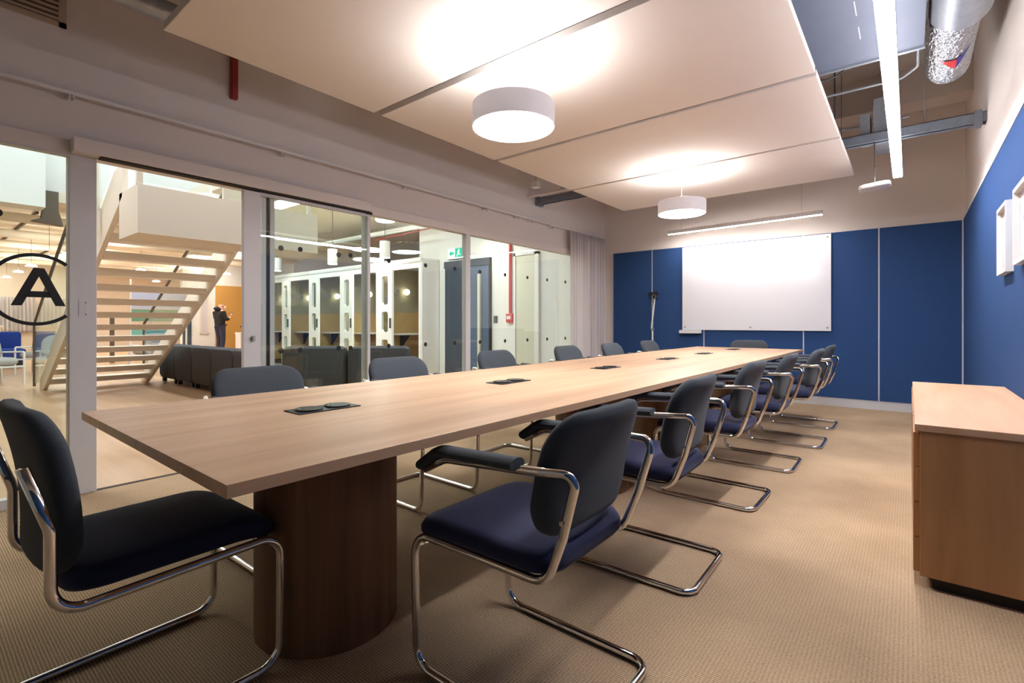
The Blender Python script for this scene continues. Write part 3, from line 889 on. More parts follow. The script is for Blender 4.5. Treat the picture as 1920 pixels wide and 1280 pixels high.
arm0 = make_chair('arm', 'x')
used = [False]
def place_arm(x, y, rz, label, group):
    if not used[0]: c = arm0; used[0] = True
    else: c = copy_tree(arm0)
    c.location = (x, y, 0); c.rotation_euler = (0, 0, rz)
    c['label'] = label; c['group'] = group
    return c
G1 = 'armchairs along the right side of the table'; G2 = 'armchairs along the left side of the table'
R_row = [(-0.890, 1.213, 'nearest, in full view'), (-0.925, 2.115, 'second from the camera'), (-0.945, 3.185, 'third from the camera'), (-0.915, 4.12, 'fourth from the camera'), (-0.85, 5.02, 'fifth from the camera'), (-0.86, 5.96, 'farthest, by the back wall')]
for i, (x, y, w) in enumerate(R_row):
    place_arm(x, y, PI / 2 + [0.0, 0.02, -0.01, 0.01, 0.0, -0.015][i], 'chrome cantilever armchair on right side of table, ' + w, G1)
L_row = [(-2.355, 1.155, 'nearest the open doorway'), (-2.375, 2.04, 'in front of the sliding door glass'), (-2.41, 3.07, 'in front of the slim mullion'), (-2.40, 4.13, 'in front of the red pipe and dots'), (-2.385, 5.03, 'in front of the white curtain'), (-2.385, 6.05, 'below the articulated stand arm')]
for i, (x, y, w) in enumerate(L_row):
    place_arm(x, y, -PI / 2 + [0.02, -0.02, 0.03, 0.0, 0.02, -0.01][i], 'grey-backed armchair on left side of table, ' + w, G2)
sc = make_chair('side', 'armless chrome cantilever chair with navy seat at table near end')
sc.location = (-1.74, 0.447, 0); sc.rotation_euler = (0, 0, 0.02)
c = copy_tree(arm0); c.location = (-1.645, 6.80, 0); c.rotation_euler = (0, 0, PI)
c['label'] = 'armchair at the far head of the table below the whiteboard'
del c['group']

# ================================================================== office beyond the glass
OC = 3.45
YW = 6.75
# walls beyond
struct(link('wall_office_far', bx((-27, -6, 0), (-26.8, 13, 4.6)), M['owarm']))
struct(link('wall_office_side', bx((-18.5, 9.6, 0), (-8.5, 9.8, 4.6)), M['ogrey']))
struct(link('wall_office_corner', bx((-26.8, 9.9, 0), (-18.5, 10.1, 4.6)), M['owall']))
struct(link('wall_office_lobby', boxes(((-7.27, YW, 0), (XG - 0.13, YW + 0.15, 4.6)), ((-7.27, YW + 0.15, 0), (-7.12, 9.7, 4.6)), ((-8.65, 7.42, 2.34), (-7.27, 7.5, 4.6))), M['owall']))
struct(link('wall_office_near', bx((-26.8, -6.2, 0), (XG - 0.12, -6.0, 6.0)), M['owall']))
# ceiling with the stair void
struct(link('ceiling_office', boxes(((-27, 3.6, OC), (XG - 0.12, 13, OC + 0.2)), ((-27, -6, OC), (-13.2, 3.6, OC + 0.2)), ((-13.2, -6, OC), (XG - 0.12, -1.2, OC + 0.2))), M['oceil']))
# upstairs void sides
struct(link('wall_void', boxes(((-13.35, -1.2, OC + 0.2), (-13.2, 3.6, 5.6)), ((-13.2, 3.6, OC + 0.2), (XG - 0.12, 3.75, 5.6)), ((-13.2, -1.35, OC + 0.2), (XG - 0.12, -1.2, 5.6))), M['owall']))
struct(link('wall_void_near', bx((XG - 0.12, -1.3, ZC), (XG, 3.75, 5.6)), M['owall']))
struct(link('window_5', bx((-13.3, -1.3, 5.6), (XG, 3.7, 5.65)), M['e_sky']))
# white downstand box at the upper left and warm soffit wedge
o = link('bulkhead_box', bx((-12.9, -3.0, 3.18), (-12.4, 1.72, 4.75)), M['owall'])
struct(o)
o = link('hanging_duct', prism([(1.60, 3.00), (1.74, 3.06), (1.76, 3.24), (1.78, 3.6), (1.98, 3.6), (1.98, 3.24), (2.05, 2.96)], -13.15, -12.92, 'X'), M['ductdark'])
tag(o, 'dark brown duct elbow hanging under the white bulkhead', 'duct')

# ---- open staircase
SY0, SY1 = 1.50, 2.80
FX = -10.75; RISE, GO = 0.172, 0.318
NT = 13
SL = RISE / GO
t = thing('staircase', 'cream open-riser staircase with dark handrails beyond the glass', 'staircase', (0, 0, 0))
def stringer(y):
    top = FX + 4.35
    return prism([(FX - 0.20, 0.0), (FX + 0.10, 0.0), (top + 0.1, (top + 0.1 - FX - 0.10) * SL), (top + 0.1, (top - FX) * SL + 0.36), (top - 0.2, (top - FX) * SL + 0.30), (FX - 0.20, 0.13)], y, y + 0.05, 'Y')
link('stringer', stringer(SY0 - 0.05), M['ostair'], t)
link('stringer', stringer(SY1), M['ostair'], t)
for k in range(NT):
    x = FX + 0.02 + k * GO; z = (k + 1) * RISE
    bm = bmesh.new(); box(bm, (x - 0.02, SY0, z - 0.080), (x + 0.29, SY1, z), 0.003)
    link('tread', bm, M['otread'], t)
xl = FX + 4.35
link('landing', bx((xl, SY0 - 0.05, 1.92), (-5.77, 3.3, 2.39)), M['ostair'], t)
for yy, name in ((SY0 - 0.09, 'near'), (SY1 + 0.09, 'far')):
    hr = link('handrail', tube(fillet([(FX - 0.38, yy, 0.02), (FX - 0.38, yy, 1.03), (FX + 1.5, yy, 0.98 + 1.95 * SL), (xl - 0.2, yy, 1.0 + (xl - FX) * SL)], [0, 0.05, 0.02, 0]), 0.028, 8, rx=0.02), M['bronze'], t)
    bm = prism([(FX - 0.34, 0.06), (FX + 0.0, 0.12), (xl - 0.2, (xl - FX) * SL + 0.25), (xl - 0.2, (xl - FX) * SL + 0.95), (FX - 0.34, 0.98)], yy - 0.005, yy + 0.005, 'Y')
    link('balustrade_glass', bm, M['glass2'], t)
# upper guard rail posts over the landing
for (gx, gy, gz) in ((-5.80, 1.47, 2.39), (-5.80, 2.24, 2.39), (-7.12, 1.41, 2.05), (-5.80, 3.2, 2.39)):
    link('guard_post', bx((gx - 0.02, gy - 0.025, gz), (gx + 0.02, gy + 0.025, gz + 1.0)), M['ostair'], t)
link('guard_rail', tube([(-5.80, 1.45, 3.40), (-5.80, 3.3, 3.40)], 0.025, 8), M['ostair'], t)
link('guard_glass', bx((-5.805, 1.5, 2.42), (-5.795, 3.3, 3.3)), M['glass2'], t)

# ---- modular dark sofas
def sofa_module(w, d, h):
    """back channels seen from behind plus seat"""
    bm = bmesh.new()
    n = 1; cw = w / n
    for k in range(n):
        x0 = -w / 2 + k * cw
        box(bm, (x0 + 0.004, -d / 2, 0.06), (x0 + cw - 0.004, -d / 2 + 0.26, h), 0.085)
    return bm
def sofa(label, x0, y0, rz, n, w=0.78, d=0.9, h=0.66):
    t = thing('modular_sofa', label, 'sofa', (x0, y0, 0), rz, 'dark grey modular sofas outside')
    for i in range(n):
        cx = (i + 0.5) * w
        bm = sofa_module(w, d, h)
        bmesh.ops.translate(bm, verts=bm.verts, vec=(cx, d / 2, 0)); link('back_cushion', bm, M['sofa'], t, True)
        link('seat_cushion', bx((cx - w / 2 + 0.01, 0.2, 0.06), (cx + w / 2 - 0.01, d, 0.40), 0.06), M['sofa'], t, True)
        for fx in (-w / 2 + 0.08, w / 2 - 0.08):
            link('foot', bx((cx + fx - 0.03, 0.05, 0), (cx + fx + 0.03, 0.11, 0.07)), M['black'], t)
    return t
sofa('long dark grey channel-back sofa standing by the staircase foot', -10.65, 2.98, 0, 5, 0.78, 0.95, 0.68)
sofa('dark grey channel-back sofa seen through the sliding door glass', -6.05, 2.95, math.radians(42), 2, 0.80, 0.9, 0.76)

# ---- blue sofa and grey lounge chairs
t = thing('blue_sofa', 'royal blue sofa far beyond the left glass pane', 'sofa', (-17.2, 0.2, 0))
link('backrest', bx((-0.25, -1.8, 0.2), (0.0, 1.75, 0.84), 0.06), M['bluesofa'], t, True)
link('seat_cushion', bx((0.0, -1.8, 0.14), (0.72, 1.75, 0.44), 0.05), M['bluesofa'], t, True)
link('base', bx((-0.2, -1.75, 0.0), (0.66, 1.7, 0.14)), M['gap'], t)
link('side_table_top', bx((0.25, 1.80, 0.42), (0.75, 2.15, 0.45), 0.005), M['white'], t) if False else None
def lounge(label, x, y, rz):
    t = thing('lounge_chair', label, 'armchair', (x, y, 0), rz, 'grey lounge chairs with white frames')
    link('seat_cushion', cushion(0.62, 0.60, 0.13, 0.12, lambda a, b, c: (a, b, c + 0.40)), M['greysofa'], t, 'all')
    link('backrest', cushion(0.66, 0.42, 0.10, 0.16, lambda a, b, c: (a, -0.28 - 0.25 * (b + 0.2) + c, 0.62 + b)), M['greysofa'], t, 'all')
    for s in (-1, 1):
        link('side_frame', tube(fillet([(s * 0.34, 0.30, 0.0), (s * 0.34, 0.30, 0.56), (s * 0.34, -0.34, 0.54), (s * 0.34, -0.34, 0.0)], 0.03), 0.016, 8), M['white'], t, True)
    link('under_rail', boxes(((-0.34, 0.28, 0.30), (0.34, 0.31, 0.33)), ((-0.34, -0.34, 0.30), (0.34, -0.31, 0.33))), M['white'], t)
    return t
lounge('grey lounge chair with white frame at the left photo edge', -12.0, 0.95, math.radians(-70))
lounge('grey lounge chair beside the blue sofa, turned sideways', -14.2, 1.95, math.radians(-120))
lounge('pale grey lounge chair seen through the stair treads', -13.6, 3.7, math.radians(100))

# dark glazed posts and coloured screen seen through the treads
t = thing('glass_screen', 'coloured glass screen with teal and green bands behind the stair', 'screen', (-16.5, 4.0, 0))
for (a, b, z0, z1, m) in ((0, 1.3, 1.45, 2.0, 'lilac'), (0, 1.3, 1.10, 1.43, 'sea'), (0, 1.1, 0.68, 0.95, 'teal')):
    link('band', bx((0, a, z0), (0.02, b, z1)), M[m], t)
for y in (-0.82, -0.42):
    link('post', bx((-0.03, y - 0.04, 0), (0.04, y + 0.05, 1.9 if y < -0.6 else 1.2)), M['bronze'], t)
link('frame', boxes(((-0.02, -0.03, 0), (0.03, 0.0, 2.25)), ((-0.02, 1.3, 0), (0.03, 1.33, 2.05)), ((-0.02, -0.03, 2.0), (0.03, 1.33, 2.05))), M['owall'], t)

# far white curtain
o = curtain(-26.6, -1.5, 3.4, 0.7, 2.05, 42, 0.05, M['curtain'], 'curtain', 420, 3)
tag(o, 'pleated white curtain along the far office wall', 'curtain')
t = thing('reception_counter', 'pale counter in front of the far pleated curtain', 'counter', (-24.5, 0.5, 0))
link('worktop', bx((-0.3, -1.8, 0.92), (0.3, 1.8, 0.97)), M['owall'], t)
link('front', bx((-0.25, -1.75, 0), (0.22, 1.75, 0.92)), M['owarm'], t)

# ---- far wall: ochre door, framed artwork, dark door, white wall
struct(link('wall_office_end', bx((-20.3, 6.35, 0), (-20.1, 9.9, 4.2)), M['owall']))
def far(px, X=-20.05):
    f = math.radians(38.779)
    dx = -math.sin(f) + math.cos(f) * (px - 960) / 927.35; dy = math.cos(f) + math.sin(f) * (px - 960) / 927.35
    return dy * X / dx
y0, y1 = 7.42, 8.75
o = link('door_1', bx((-20.1, y0, 0), (-20.05, y1, 2.45)), M['ochre']); struct(o)
o = link('door_2', bx((-20.1, 6.36, 0), (-20.04, 6.62, 2.0)), M['doordark']); struct(o)
t = thing('framed_print', 'tall framed print on the far white wall left of the person', 'picture', (-20.09, 7.05, 1.45))
link('frame', boxes(((0, -0.14, -0.8), (0.03, -0.11, 0.75)), ((0, 0.11, -0.8), (0.03, 0.14, 0.75)), ((0, -0.14, 0.72), (0.03, 0.14, 0.75)), ((0, -0.14, -0.8), (0.03, 0.14, -0.77))), M['owarm'], t)
link('print', bx((0.0, -0.11, -0.77), (0.008, 0.11, 0.72)), M['art'], t)
t = thing('side_counter', 'dark shelf with white boxes beside the ochre door', 'shelf', (-18.6, 8.05, 0))
link('worktop', bx((-0.3, -0.25, 0.90), (0.3, 0.9, 0.94)), M['plinth'], t)
link('leg', bx((-0.25, 0.5, 0), (-0.2, 0.55, 0.90)), M['plinth'], t); link('leg', bx((0.2, 0.5, 0), (0.25, 0.55, 0.90)), M['plinth'], t)
o = tag(link('white_box', bx((-18.65, 8.10, 0.94), (-18.4, 8.4, 1.20), 0.004), M['white']), 'white box standing on the dark far shelf', 'box')
t = thing('waste_bin', 'white bin below the dark far shelf', 'bin', (-17.4, 7.33, 0))
link('body', bx((-0.2, -0.22, 0), (0.2, 0.4, 0.72), 0.01), M['white'], t)
link('rim', bx((-0.21, -0.23, 0.69), (0.21, 0.41, 0.74), 0.004), M['white'], t)

# ---- person
def person():
    t = thing('person', 'person in black hoodie and dark jeans, phone in hand, hand at mouth', 'person', (-18.7, 7.05, 0), math.radians(20))
    # local: faces +Y, x to their right
    verts = [(0, 0, 0.97), (0, 0.0, 1.15), (0, -0.02, 1.32), (0, -0.02, 1.44), (0, 0.02, 1.53), (0, 0.04, 1.60), (0, 0.045, 1.68)]
    # body: skin graph
    def skin(name, vs, es, rs, m, parent, root=0, sub=2):
        me = bpy.data.meshes.new(name); me.from_pydata(vs, es, []); me.materials.append(m)
        o = bpy.data.objects.new(name, me); COL.objects.link(o); o.parent = parent
        md = o.modifiers.new('skin', 'SKIN'); md.use_smooth_shade = True
        for i, r in enumerate(rs): me.skin_vertices[0].data[i].radius = (r, r) if not isinstance(r, tuple) else r
        me.skin_vertices[0].data[root].use_root = True
        s = o.modifiers.new('sub', 'SUBSURF'); s.levels = sub; s.render_levels = sub
        return o
    vs = [(0, 0, 0.97), (0, 0, 1.12), (0, -0.015, 1.30), (0, -0.02, 1.43), (0, 0.01, 1.52), (0, 0.05, 1.61), (0, 0.06, 1.70),
          (0.17, -0.02, 1.41), (0.24, 0.03, 1.17), (0.15, 0.24, 1.20), (0.09, 0.34, 1.29),
          (-0.17, -0.02, 1.41), (-0.24, 0.04, 1.17), (-0.12, 0.20, 1.36), (-0.05, 0.22, 1.50),
          (0.09, 0, 0.90), (0.11, 0.03, 0.50), (0.11, -0.02, 0.09), (0.11, 0.13, 0.03),
          (-0.09, 0, 0.90), (-0.10, 0.06, 0.50), (-0.10, 0.02, 0.09), (-0.10, 0.17, 0.03)]
    es = [(0, 1), (1, 2), (2, 3), (3, 4), (4, 5), (5, 6), (3, 7), (7, 8), (8, 9), (9, 10), (3, 11), (11, 12), (12, 13), (13, 14), (0, 15), (15, 16), (16, 17), (17, 18), (0, 19), (19, 20), (20, 21), (21, 22)]
    rs = [(0.12, 0.09), (0.12, 0.10), (0.165, 0.125), (0.13, 0.11), (0.055, 0.055), (0.085, 0.10), (0.075, 0.085), 0.075, 0.05, 0.038, 0.028, 0.075, 0.05, 0.038, 0.028, 0.09, 0.06, 0.04, 0.035, 0.09, 0.06, 0.04, 0.035]
    b = skin('body', vs, es, rs, M['skin'], t)
    # hoodie
    idx = [1, 2, 3, 7, 8, 9, 11, 12, 13]
    hv = [(0, 0, 0.86), (0, 0, 1.10), (0, -0.015, 1.30), (0, -0.02, 1.44), (0.17, -0.02, 1.41), (0.245, 0.02, 1.17), (0.16, 0.22, 1.20), (-0.17, -0.02, 1.41), (-0.245, 0.03, 1.17), (-0.13, 0.19, 1.34)]
    he = [(0, 1), (1, 2), (2, 3), (3, 4), (4, 5), (5, 6), (3, 7), (7, 8), (8, 9)]
    hr_ = [(0.180, 0.155), (0.195, 0.165), (0.205, 0.165), (0.165, 0.14), 0.10, 0.075, 0.055, 0.10, 0.075, 0.055]
    skin('hoodie', hv, he, hr_, M['hoodie'], t)
    hood = bmesh.new(); bmesh.ops.create_uvsphere(hood, u_segments=16, v_segments=10, radius=1)
    for v in hood.verts: v.co = Vector((v.co.x * 0.13, v.co.y * 0.11 - 0.10, v.co.z * 0.075 + 1.52 + (0.03 if v.co.y < 0 else 0)))
    link('hood', hood, M['hoodie'], t, 'all')
    jv = [(0, 0, 1.10), (0.09, 0, 0.88), (0.11, 0.03, 0.50), (0.11, -0.02, 0.10), (-0.09, 0, 0.88), (-0.10, 0.06, 0.50), (-0.10, 0.02, 0.10)]
    skin('jeans', jv, [(0, 1), (1, 2), (2, 3), (0, 4), (4, 5), (5, 6)], [(0.165, 0.14), 0.12, 0.085, 0.07, 0.115, 0.085, 0.07], M['jeans'], t)
    for s, y in ((0.11, 0.05), (-0.10, 0.09)):
        link('shoe', cushion(0.10, 0.28, 0.08, 0.045, lambda a, b_, c, s=s, y=y: (a + s, b_ + y, c + 0.045)), M['black'], t, 'all')
    # face features and ears
    f = bmesh.new()
    sweep(f, [(0, 0.15, 1.69), (0, 0.168, 1.655), (0, 0.155, 1.645)], [0.010, 0.017, 0.012], 8)
    for s in (-1, 1): sweep(f, [(s * 0.088, 0.05, 1.64), (s * 0.098, 0.045, 1.67), (s * 0.09, 0.04, 1.695)], [0.010, 0.014, 0.010], 8)
    link('nose_and_ears', f, M['skin'], t, 'all')
    g = bmesh.new()
    for s in (-1, 1):
        bmesh.ops.create_uvsphere(g, u_segments=8, v_segments=6, radius=0.010, matrix=Matrix.Translation((s * 0.032, 0.142, 1.685)))
    link('eyes', g, M['black'], t, 'all')
    link('mouth', bx((-0.022, 0.138, 1.610), (0.022, 0.146, 1.617)), M['artmark'], t)
    # hands: palm and five fingers each
    for (px_, py_, pz_, s) in ((0.09, 0.35, 1.29, 1), (-0.045, 0.215, 1.54, -1)):
        hvs = [(px_, py_, pz_), (px_, py_ + 0.02, pz_ + 0.05)]; hes = [(0, 1)]; hrs = [0.028, 0.032]
        for k in range(4):
            i = len(hvs); bxx = px_ + (k - 1.5) * 0.018
            hvs += [(bxx, py_ + 0.03, pz_ + 0.085), (bxx, py_ + 0.045, pz_ + 0.105 - 0.003 * abs(k - 1.3)), (bxx - s * 0.005, py_ + 0.05, pz_ + 0.12)]
            hes += [(1, i), (i, i + 1), (i + 1, i + 2)]; hrs += [0.010, 0.009, 0.008]
        i = len(hvs); hvs += [(px_ - s * 0.035, py_ + 0.02, pz_ + 0.04), (px_ - s * 0.045, py_ + 0.04, pz_ + 0.065)]; hes += [(0, i), (i, i + 1)]; hrs += [0.012, 0.010]
        skin('hand', hvs, hes, hrs, M['skin'], t, 0, 1)
    return t
person()
o = link('phone', bx((-0.035, -0.075, -0.004), (0.035, 0.075, 0.004), 0.003), M['black'], None, False, (-18.86, 7.47, 1.41), (0.35, 0, math.radians(20)))
tag(o, 'black phone held in the person\'s hand', 'phone')

# ---- phone booths
def booth(label, x, y, first=None):
    if first is not None:
        c = copy_tree(first); c.location = (x, y, 0); c['label'] = label; return c
    W, D, H = 1.35, 1.1, 2.22
    t = thing('phone_booth', label, 'booth', (x, y, 0), 0, 'white phone booths in a row')
    bm = boxes(((0, 0, 0), (0.07, D, H)), ((W - 0.07, 0, 0), (W, D, H)))
    link('side_wall', bm, M['white'], t)
    link('roof', bx((0.002, -0.02, H), (W - 0.002, D, H + 0.10), 0.03), M['white'], t)
    link('header', bx((0.07, 0, H - 0.10), (W - 0.07, 0.06, H)), M['white'], t)
    link('back_panel', bx((0.07, D - 0.05, 1.28), (W - 0.07, D, H)), M['olive'], t)
    link('back_panel', bx((0.07, D - 0.06, 0.0), (W - 0.07, D, 1.28)), M['ochrewood'], t)
    link('booth_floor', bx((0.07, 0, 0), (W - 0.07, D, 0.04)), M['gap'], t)
    link('side_lining', bx((0.07, 0.06, 1.28), (0.09, D - 0.05, H - 0.02)), M['olive'], t)
    link('side_lining', bx((0.07, 0.06, 0.0), (0.09, D - 0.05, 1.28)), M['ochrewood'], t)
    sh = link('shelf', bx((0.09, 0.25, 0.80), (0.50, 0.95, 0.83), 0.003), M['white'], t)
    link('bracket', prism([(0.09, 0.50), (0.09, 0.80), (0.40, 0.80)], 0.5, 0.53, 'Y'), M['gap'], sh)
    link('bench', bx((0.80, 0.50, 0.04), (W - 0.07, D - 0.06, 0.46), 0.03), M['bronze'], t)
    g = bmesh.new(); bmesh.ops.create_uvsphere(g, u_segments=20, v_segments=12, radius=0.065, matrix=Matrix.Translation((0.17, 0.62, 1.72)))
    link('globe_light', g, M['e_warm'], t, 'all')
    link('lamp_ring', tube([(0.10, 0.42 + 0.06 * math.cos(a), 1.72 + 0.06 * math.sin(a)) for a in [2 * PI * q / 20 for q in range(20)]], 0.012, 8, closed=True), M['greysofa'], t, True)
    # ajar door with three rounded windows
    dw = 0.70; dh = H - 0.12
    piv = Matrix.Translation((0.075, -0.01, 0)) @ Matrix.Rotation(math.radians(-14), 4, 'Z')
    bm = bmesh.new()
    zs = [(0.30, 0.72), (0.87, 1.28), (1.42, 2.0)]
    a0, a1 = 0.20, 0.52
    box(bm, (0, -0.045, 0.03), (a0, 0, dh)); box(bm, (a1, -0.045, 0.03), (dw, 0, dh))
    edges = [0.03] + [q for z in zs for q in z] + [dh]
    for k in range(0, len(edges), 2): box(bm, (a0, -0.045, edges[k]), (a1, 0, edges[k + 1]))
    # rounded window corners
    for z0, z1 in zs:
        for cx, cz, sx, sz in ((a0, z0, 1, 1), (a1, z0, -1, 1), (a0, z1, 1, -1), (a1, z1, -1, -1)):
            r = 0.07; poly = [(cx, cz)] + [(cx + sx * r * (1 - math.cos(q)), cz + sz * r * (1 - math.sin(q))) for q in [PI / 2 * i / 6 for i in range(7)]]
            prism(poly, -0.045, 0, 'Y', bm=bm)
    bmesh.ops.transform(bm, matrix=piv, verts=bm.verts)
    d = link('booth_door', bm, M['white'], t)
    bm = bmesh.new(); box(bm, (a0, -0.025, 0.30), (a1, -0.018, 2.0)); bmesh.ops.transform(bm, matrix=piv, verts=bm.verts)
    link('door_glass', bm, M['glass2'], d)
    bm = bmesh.new(); box(bm, (dw - 0.06, -0.075, 0.95), (dw - 0.035, -0.045, 1.15), 0.004); bmesh.ops.transform(bm, matrix=piv, verts=bm.verts)
    link('handle', bm, M['wire'], d)
    return t
BY = 6.3
b0 = booth('white phone booth with ajar windowed door, rightmost of the row', -8.65, BY)
for i, w in enumerate(('second from the right', 'middle of the row', 'fourth from the right', 'leftmost, behind the door stile')):
    booth('white phone booth with ajar windowed door, ' + w, -8.65 - 1.35 * (i + 1), BY, b0)
# side fairing of the last booth
o = link('booth_side_panel', bx((-7.295, BY + 0.0, 0), (-7.27, YW - 0.002, 2.24), 0.01), M['white'])
tag(o, 'white rounded end panel closing the row of booths', 'panel')

# ---- lobby wall: navy glass doors, exit sign, red pipe, call point, reader, cream door
struct(link('door_3', bx((-7.06, YW - 0.05, 0), (-6.54, YW, 2.13)), M['doordark']))
struct(link('door_4', bx((-6.52, YW - 0.05, 0.0), (-5.92, YW, 2.10)), M['doornavy']))
struct(link('trim_8', bx((-7.08, YW - 0.06, 2.11), (-5.90, YW, 2.24)), M['doordark']))
struct(link('trim_9', boxes(((-6.54, YW - 0.055, 0), (-6.52, YW, 2.11)), ((-5.92, YW - 0.055, 0), (-5.89, YW, 2.24))), M['gap']))
o = tag(link('door_pull', bx((-6.16, YW - 0.10, 0.15), (-6.10, YW - 0.05, 1.95), 0.006), M['cream']), 'tall pale pull handle on the navy door', 'handle')
t = thing('exit_sign', 'green and white illuminated exit sign above the navy door', 'sign', (-6.98, YW - 0.041, 2.29))
link('box', bx((-0.02, 0.0, -0.01), (0.40, 0.04, 0.21), 0.004), M['white'], t)
link('white_face', bx((0.0, -0.004, 0.01), (0.19, 0.0, 0.19)), M['e_sign'], t)
link('green_face', bx((0.19, -0.004, 0.01), (0.38, 0.0, 0.19)), M['e_signgreen'], t)
bm = bmesh.new()   # running figure and arrow
prism([(0.03, 0.10), (0.09, 0.16), (0.09, 0.125), (0.16, 0.125), (0.16, 0.075), (0.09, 0.075), (0.09, 0.04)], -0.007, -0.004, 'Y', bm=bm)
link('arrow', bm, M['e_signgreen'], t)
bm = bmesh.new()
cyl(bm, (0.295, 0.16), 0.014, -0.007, -0.004, 12, 'Y')
prism([(0.26, 0.14), (0.31, 0.145), (0.30, 0.09), (0.34, 0.07), (0.33, 0.055), (0.28, 0.08), (0.25, 0.035), (0.235, 0.045), (0.265, 0.10)], -0.007, -0.004, 'Y', bm=bm)
link('running_figure', bm, M['e_sign'], t)
t = thing('door_reader', 'small grey access reader beside the navy door', 'reader', (-5.79, YW, 1.12))
link('body', bx((-0.035, -0.03, -0.06), (0.035, 0, 0.06), 0.004), M['wire'], t)
t = thing('fire_call_pipe', 'red vertical conduit running down to the call point', 'pipe', (-5.44, YW - 0.03, 0))
link('conduit', cyl(bmesh.new(), (0, 0), 0.025, 1.22, OC, 12), M['redbright'], t, True)
t = thing('fire_call_point', 'square red fire call point with white label on lobby wall', 'call point', (-5.44, YW, 1.14))
link('housing', bx((-0.075, -0.06, -0.075), (0.075, 0, 0.075), 0.006), M['redbright'], t)
link('label', bx((-0.055, -0.063, -0.02), (0.03, -0.06, 0.035)), M['white'], t)
struct(link('door_5', bx((-5.30, YW - 0.04, 0), (-4.92, YW, 2.20)), M['cream']))
struct(link('trim_10', boxes(((-5.35, YW - 0.05, 0), (-5.31, YW, 2.25)), ((-4.91, YW - 0.05, 0), (-4.82, YW, 2.25)), ((-5.35, YW - 0.05, 2.21), (-4.82, YW, 2.25))), M['white']))

# ---- lights of the office, added fill included
def disc(name, label, x, y, z, r, m, group, drop=None):
    t = thing(name, label, 'pendant lamp', (x, y, z), 0, group)
    link('shade', cyl(bmesh.new(), (0, 0), r, 0.008, 0.034, 28, r2=r * 0.9), M['white'], t, True)
    link('diffuser', cyl(bmesh.new(), (0, 0), r * 0.95, 0.0, 0.009, 28), m, t)
    link('added_uplight', cyl(bmesh.new(), (0, 0), r * 0.7, 0.032, 0.040, 20), M['e_pendfill'], t)  # added emitter hidden from below, brightens the office ceiling
    link('cord', cyl(bmesh.new(), (0, 0), 0.004, 0.04, (drop or OC) - z, 6), M['wire'], t)
    return t
pl = [(-15.9, 2.27, 'nearest in the row above the ringed letter'), (-18.65, 2.3, 'second in the row above the ringed letter'), (-21.1, 2.32, 'third in the row beside the ringed letter'), (-23.9, 2.34, 'last in the row at the left photo edge'),
      (-21.5, 3.6, 'seen just left of the broad door post'), (-17.0, 6.6, 'hanging above the person'), (-17.6, 4.5, 'seen through the upper stair treads'), (-22.0, 6.1, 'smallest, seen low through the stair treads')]
for x, y, w in pl:
    disc('office_pendant', 'small glowing white pendant lamp ' + w, x, y, 2.6, 0.125, M['e_pend'], 'small office pendants')
def spot(label, x, y, z, L=0.32, cz=None):
    t = thing('cylinder_pendant', label, 'pendant lamp', (x, y, z), 0, 'white cylinder pendants by the booths')
    link('shade', cyl(bmesh.new(), (0, 0), 0.10, 0.005, L, 28), M['white'], t, True)
    link('diffuser', cyl(bmesh.new(), (0, 0), 0.088, 0.0, 0.006, 28), M['e_pend'], t)
    link('cord', cyl(bmesh.new(), (0, 0), 0.006, L, OC - z, 6), M['wire'], t)
spot('white cylinder pendant above the rightmost booths', -7.95, 5.95, 2.32)
spot('white cylinder pendant behind the thin mullion', -9.55, 5.8, 2.30)
spot('white cylinder pendant seen through the sliding door glass', -12.3, 5.95, 2.35)
for x, y, w in ((-7.0, 5.25, 'seen above the booths at the glazing head'), (-7.9, 2.86, 'above the stair landing'), (-5.75, 6.35, 'above the navy lobby door')):
    z = OC - 0.012
    t = thing('downlight', 'round white ceiling downlight ' + w, 'ceiling light', (x, y, 2.62 if y > 6 else (2.80 if y > 4 else 2.85)), 0, 'round ceiling downlights outside')
    link('trim_ring', cyl(bmesh.new(), (0, 0), 0.17, 0.0, 0.05, 28), M['white'], t, True)
    link('diffuser', cyl(bmesh.new(), (0, 0), 0.15, -0.006, 0.0, 28), M['e_pend'], t)
    link('stem', cyl(bmesh.new(), (0, 0), 0.015, 0.05, OC - t.location.z + (0.0 if y > 3.6 else 2.1), 8), M['white'], t)
t = thing('disc_lamp', 'wide thin glowing disc lamp above the booths', 'pendant lamp', (-8.55, 6.0, 2.33))
link('diffuser', cyl(bmesh.new(), (0, 0), 0.30, 0.0, 0.012, 48), M['e_pend'], t)
link('upper_disc', cyl(bmesh.new(), (0, 0), 0.33, 0.20, 0.215, 48), M['white'], t, True)
link('stem', cyl(bmesh.new(), (0, 0), 0.012, 0.012, OC - 2.33, 8), M['white'], t)
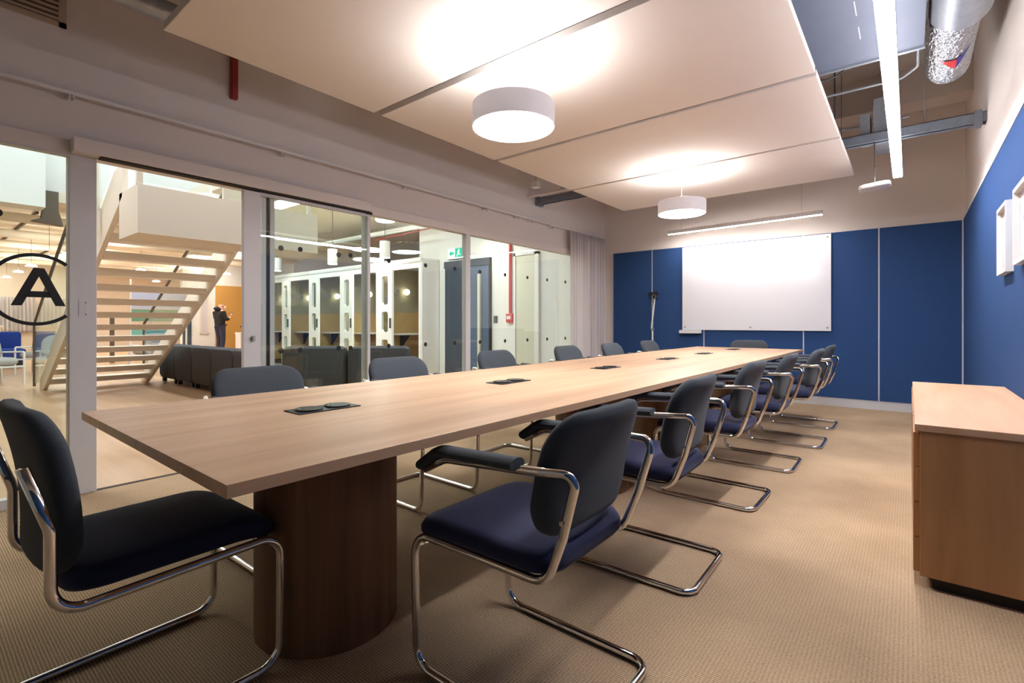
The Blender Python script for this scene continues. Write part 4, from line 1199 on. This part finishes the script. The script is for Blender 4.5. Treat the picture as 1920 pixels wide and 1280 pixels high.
# long fill panels added overhead to brighten the office
for i, (x0, y0, x1, y1, m, w) in enumerate(((-12.5, 4.6, -8.5, 5.0, 'e_coolfill', 'above the booth aisle'), (-7.6, 4.4, -4.9, 4.8, 'e_coolfill', 'above the lobby'), (-22, -1.0, -16, -0.6, 'e_officefill', 'above the blue sofa'), (-24, 6.8, -16, 7.2, 'e_officefill', 'above the person'), (-24, 3.5, -15, 3.9, 'e_officefill', 'behind the staircase'), (-25.6, -2.2, -25.2, 3.0, 'e_officefill', 'in front of the far pleated curtain'), (-8.6, 0.1, -5.2, 0.4, 'e_officefill', 'beside the stair void'))):
    z = 4.6 if 'void' in w else OC
    t = thing('fill_luminaire', 'long added office fill light ' + w, 'ceiling light', (x0, y0, z - 0.05), 0)
    link('housing', bx((0, 0, 0.01), (x1 - x0, y1 - y0, 0.05)), M['white'], t)
    link('diffuser', bx((0.02, 0.02, 0.0), (x1 - x0 - 0.02, y1 - y0 - 0.02, 0.01)), M[m], t)

# ---- exposed pipes and ducts under the office ceiling
def pipe(label, a, b, r, m):
    o = link('ceiling_pipe', tube([a, b], r, 12), m, None, True); tag(o, label, 'pipe', 'exposed ceiling pipes outside'); return o
pipe('thick white ceiling pipe running above the booth fronts', (-13.5, 7.0, 3.12), (-7.3, 7.0, 3.12), 0.055, M['owall'])
pipe('second thinner white ceiling pipe above the booth row', (-13.5, 6.6, 3.02), (-4.5, 6.6, 3.02), 0.03, M['owall'])
pipe('thin red ceiling pipe near the booths', (-9.0, 6.5, 2.85), (-6.2, 6.6, 2.95), 0.014, M['red'])
k = 0
for x, z in ((-14.5, 3.25), (-16.8, 3.2), (-19.2, 3.22), (-21.8, 3.18), (-24.5, 3.25)):
    o = link('ceiling_pipe', tube([(x, -3.0, z), (x, 8.8, z)], 0.10, 14), M['oceil'], None, True)
    tag(o, 'cream duct crossing the far office ceiling, %s' % ['nearest the stair', 'second from the stair', 'third from the stair', 'second from the far wall', 'nearest the far wall'][k], 'pipe', 'exposed ceiling pipes outside'); k += 1
for i, y in enumerate((0.8, 1.9, 3.1)):
    o = link('cable_track', bx((-26, y - 0.02, OC - 0.06), (-14.6, y + 0.02, OC)), M['ductdark'])
    tag(o, 'long thin lighting track under the far office ceiling, %s' % ['left one', 'middle one', 'right one'][i], 'track', 'lighting tracks outside')
